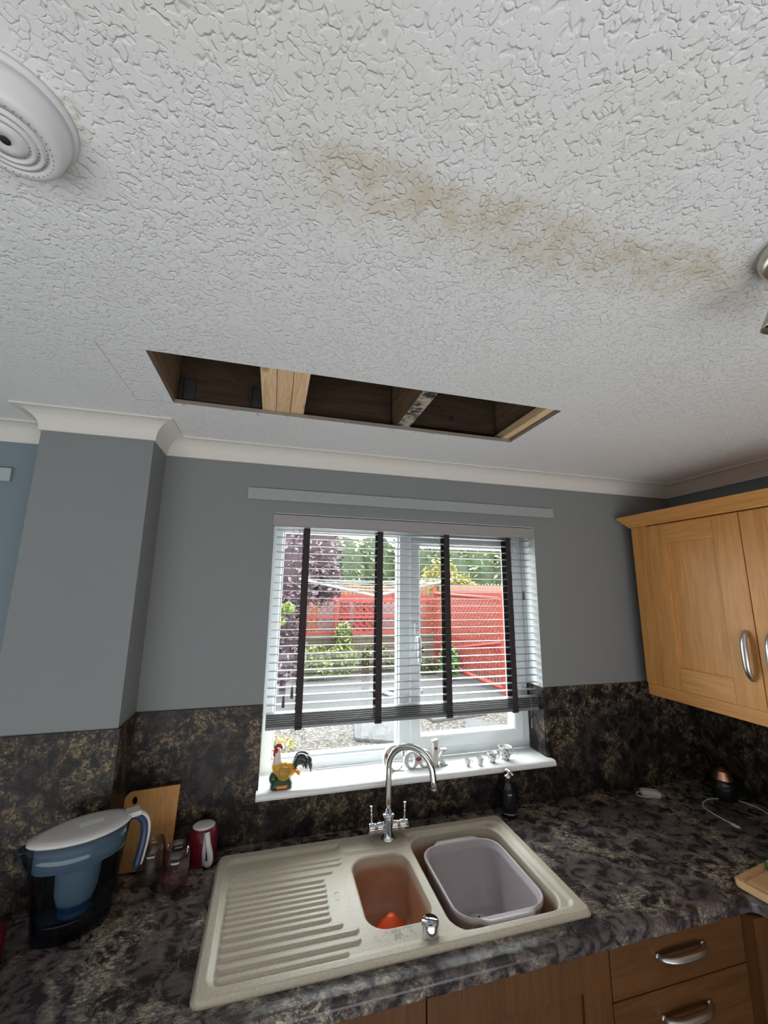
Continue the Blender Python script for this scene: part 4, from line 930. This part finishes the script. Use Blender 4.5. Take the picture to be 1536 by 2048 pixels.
for x in (.88, 1.62, 2.62, 3.98):
    b = MB(); b.box(x, x+.07, 8.06, 8.13, .705, 1.58); obj('post', b, M['redpaint'], tr)
b = MB(); 
for x in (1.74, 2.1, 2.34): b.box(x, x+.26, 8.16, 8.18, .705, 1.42)
obj('red_board', b, M['redpaint'], tr)
ws = MB(); ws.box(1.3, 4.0, 8.55, 8.6, GZ, 1.45); obj('pale_panel', ws, plain('pale_shed_panel', (.52, .52, .54), .8), label='pale panel seen behind the red trellis diamonds', cat='panel')
sd = thing('side_trellis', 'tall red trellis screen with post at the right of the garden view', 'trellis', (4.45, 6.6, GZ))
b = MB(); lattice(b, (4.12, 8.0, GZ+.1), (4.46, 5.5, GZ+.1), GZ+.25, 1.62, .12, .030); obj('lattice', b, M['redpaint'], sd)
for bx in ((4.43, 4.53, 5.42, 5.51, GZ, 1.72), (4.08, 4.17, 7.98, 8.06, GZ, 1.82)):
    b = MB(); b.box(*bx); obj('post', b, M['redpaint'], sd)
b = MB(); b.tube([(4.12, 8.0, 1.66), (4.46, 5.5, 1.60)], .035, 6); b.tube([(4.12, 8.0, .30), (4.46, 5.5, .78)], .035, 6); b.tube([(4.10, 8.0, .06), (4.46, 5.5, -.04)], .05, 6); obj('rail', b, M['redpaint'], sd)
sf = thing('picket_fence', 'faded red picket fence behind the side trellis screen', 'fence', (4.8, 6.6, GZ))
b = MB(); y = 4.6
while y < 9.2: b.box(4.80, 4.82, y, y+.10, GZ, 1.86); b.blob((4.81, y+.05, 1.86), (.01, .05, .035), n=8); y += .135
obj('picket', b, M['pink'], sf); b = MB(); b.box(4.76, 4.80, 4.6, 9.2, 1.62, 1.72); b.box(4.76, 4.80, 4.6, 9.2, .5, .6); obj('rail', b, M['redpaint'], sf)
# foliage
def leafy(name, label, clusters, col_a, col_b, size, count, cat, core=True, trunk=None, seed=1):
    rnd = random.Random(seed); n = NT(name+'_leaf_%d' % seed); o = n.tc.outputs['Object']; n.col(n.mix(n.rng(n.noise(o, 6, 4, .7), .35, .65), col_a, col_b)).pr(rough=.6)
    t = thing(name, label, cat, clusters[0][0][:2]+(GZ,)); b = MB(); tot = sum(c[1][0]*c[1][2] for c in clusters)
    for (c, r) in clusters:
        k = int(count*r[0]*r[2]/tot)
        for _ in range(k):
            d = Vector((rnd.gauss(0, 1), rnd.gauss(0, 1), rnd.gauss(0, 1))).normalized()*(rnd.uniform(.75, 1.08))
            p = Vector((c[0]+d.x*r[0], c[1]+d.y*r[1], c[2]+d.z*r[2]))
            if p.z < GZ+.03: continue
            a = Vector((rnd.gauss(0, 1), rnd.gauss(0, 1), rnd.gauss(0, .6))).normalized(); e = a.orthogonal().normalized(); e = Matrix.Rotation(rnd.uniform(0, 6.28), 3, a) @ e
            s = size*rnd.uniform(.6, 1.4); b.add([p-a*s, p+e*s*.45, p+a*s, p-e*s*.45], [(0, 1, 2, 3)])
    obj('foliage', b, n.mat, t, merge=False)
    b = MB()
    if core:
        for (c, r) in clusters: b.blob((c[0], c[1], max(c[2], GZ+r[2]*.5)), (r[0]*.86, r[1]*.86, r[2]*.86), n=14)
    if trunk: b.tube(trunk, [.06, .045, .03][:len(trunk)], 8)
    if b.v: obj('stems', b, plain(name+'_inner_%d' % seed, tuple(x*.35 for x in col_a), .95, var=.5, vscale=8), t)
    return t
leafy('hedge', 'tall green hedge behind the fences across the garden', [((x, 12.0+.2*math.sin(x*2), 1.9), (1.1, .8, 2.1+.25*math.sin(x*1.7))) for x in (-8.5, -6.7, -4.9, -3.2, -1.6, -.3, 1.0, 2.3, 3.6, 4.9, 6.2, 7.5, 8.8, 10.2)], (.22, .36, .12), (.78, .88, .42), .085, 16000, 'hedge', seed=11)
leafy('golden_tree', 'golden yellow shrub rising behind the fence right of mullion', [((5.25, 10.2, 1.6), (.75, .5, 1.1)), ((4.75, 10.1, 1.0), (.5, .5, 1.15)), ((5.9, 10.2, 1.5), (.6, .4, .75))], (.60, .50, .05), (.85, .78, .20), .07, 2600, 'shrub', seed=12)
leafy('purple_tree', 'purple-leaved tree at the left of the garden view', [((.35, 6.3, 2.1), (.75, .6, .95)), ((.75, 6.5, 2.6), (.75, .6, .8)), ((.1, 6.2, 1.3), (.6, .5, .7)), ((.35, 6.4, .65), (.5, .4, .6)), ((1.15, 6.9, 1.95), (.45, .4, .55))], (.26, .12, .17), (.60, .42, .48), .055, 6000, 'tree', trunk=[(.45, 6.3, GZ), (.42, 6.3, 1.0), (.4, 6.3, 2)], seed=13)
leafy('lime_shrub', 'lime green climbing plant against the purple foliage', [((.42, 5.55, 1.42), (.13, .1, .09)), ((.33, 5.55, 1.22), (.08, .08, .07))], (.35, .55, .08), (.62, .82, .20), .045, 160, 'plant', core=False, seed=15)
leafy('garden_plant', 'yellow green leafy plant at the foot of the brick wall', [((1.15, 7.5, .15), (.35, .22, .38)), ((1.75, 7.6, .20), (.35, .2, .35)), ((1.78, 7.7, .72), (.2, .15, .28))], (.28, .36, .05), (.72, .78, .25), .05, 1900, 'plant', seed=16)
leafy('trailing_plant', 'low trailing plant along the brick wall base', [((2.55, 7.84, .25), (.35, .11, .22)), ((2.85, 7.84, .1), (.3, .11, .15))], (.22, .24, .06), (.50, .50, .20), .045, 1100, 'plant', seed=17)
leafy('round_bush', 'bright green round bush in front of the side trellis', [((3.98, 6.9, .22), (.20, .2, .36))], (.15, .42, .06), (.42, .72, .18), .045, 900, 'bush', seed=18)
leafy('low_bush', 'small olive bush between the brick wall and side trellis', [((3.72, 7.55, .05), (.26, .15, .2))], (.24, .26, .06), (.5, .5, .16), .04, 400, 'bush', seed=19)
leafy('gravel_weed', 'yellow green weed growing in the gravel behind the rooster', [((.28, 3.75, -.10), (.28, .2, .08)), ((.02, 3.6, -.1), (.3, .2, .07))], (.42, .42, .08), (.74, .70, .25), .03, 420, 'plant', core=False, seed=20)
# rotary clothes airer
ai = thing('rotary_airer', 'white rotary clothes airer standing on the patio', 'clothes airer', (1.76, 4.9, GZ)); M['airw'] = plain('white_airer_metal', (.85, .85, .86), .4)
b = MB(); b.tube([(1.84, 5.0, GZ), (1.84, 5.0, 1.66)], .018, 10); obj('pole', b, plain('grey_steel_pole', (.5, .5, .52), .4), ai)
tips = [(.55, 4.6, 1.90), (2.95, 4.4, 1.93), (3.1, 6.1, 1.92), (.75, 6.2, 1.92)]
for t_ in tips: b = MB(); b.tube([(1.84, 5.0, 1.645), t_], [.022, .016], 8); obj('arm', b, M['airw'], ai)
b = MB()
for f in (.45, .65, .82, .97):
    q = [Vector((1.84, 5.0, 1.645)).lerp(Vector(t_), f)+Vector((0, 0, .0)) for t_ in tips]
    for i in range(4):
        m_ = (q[i]+q[(i+1) % 4])/2-Vector((0, 0, .03)); b.tube([q[i], m_, q[(i+1) % 4]], .006, 5)
obj('washing_line', b, M['airw'], ai)

# garden surfaces: colours darkened to stand in for dimmer daylight out there
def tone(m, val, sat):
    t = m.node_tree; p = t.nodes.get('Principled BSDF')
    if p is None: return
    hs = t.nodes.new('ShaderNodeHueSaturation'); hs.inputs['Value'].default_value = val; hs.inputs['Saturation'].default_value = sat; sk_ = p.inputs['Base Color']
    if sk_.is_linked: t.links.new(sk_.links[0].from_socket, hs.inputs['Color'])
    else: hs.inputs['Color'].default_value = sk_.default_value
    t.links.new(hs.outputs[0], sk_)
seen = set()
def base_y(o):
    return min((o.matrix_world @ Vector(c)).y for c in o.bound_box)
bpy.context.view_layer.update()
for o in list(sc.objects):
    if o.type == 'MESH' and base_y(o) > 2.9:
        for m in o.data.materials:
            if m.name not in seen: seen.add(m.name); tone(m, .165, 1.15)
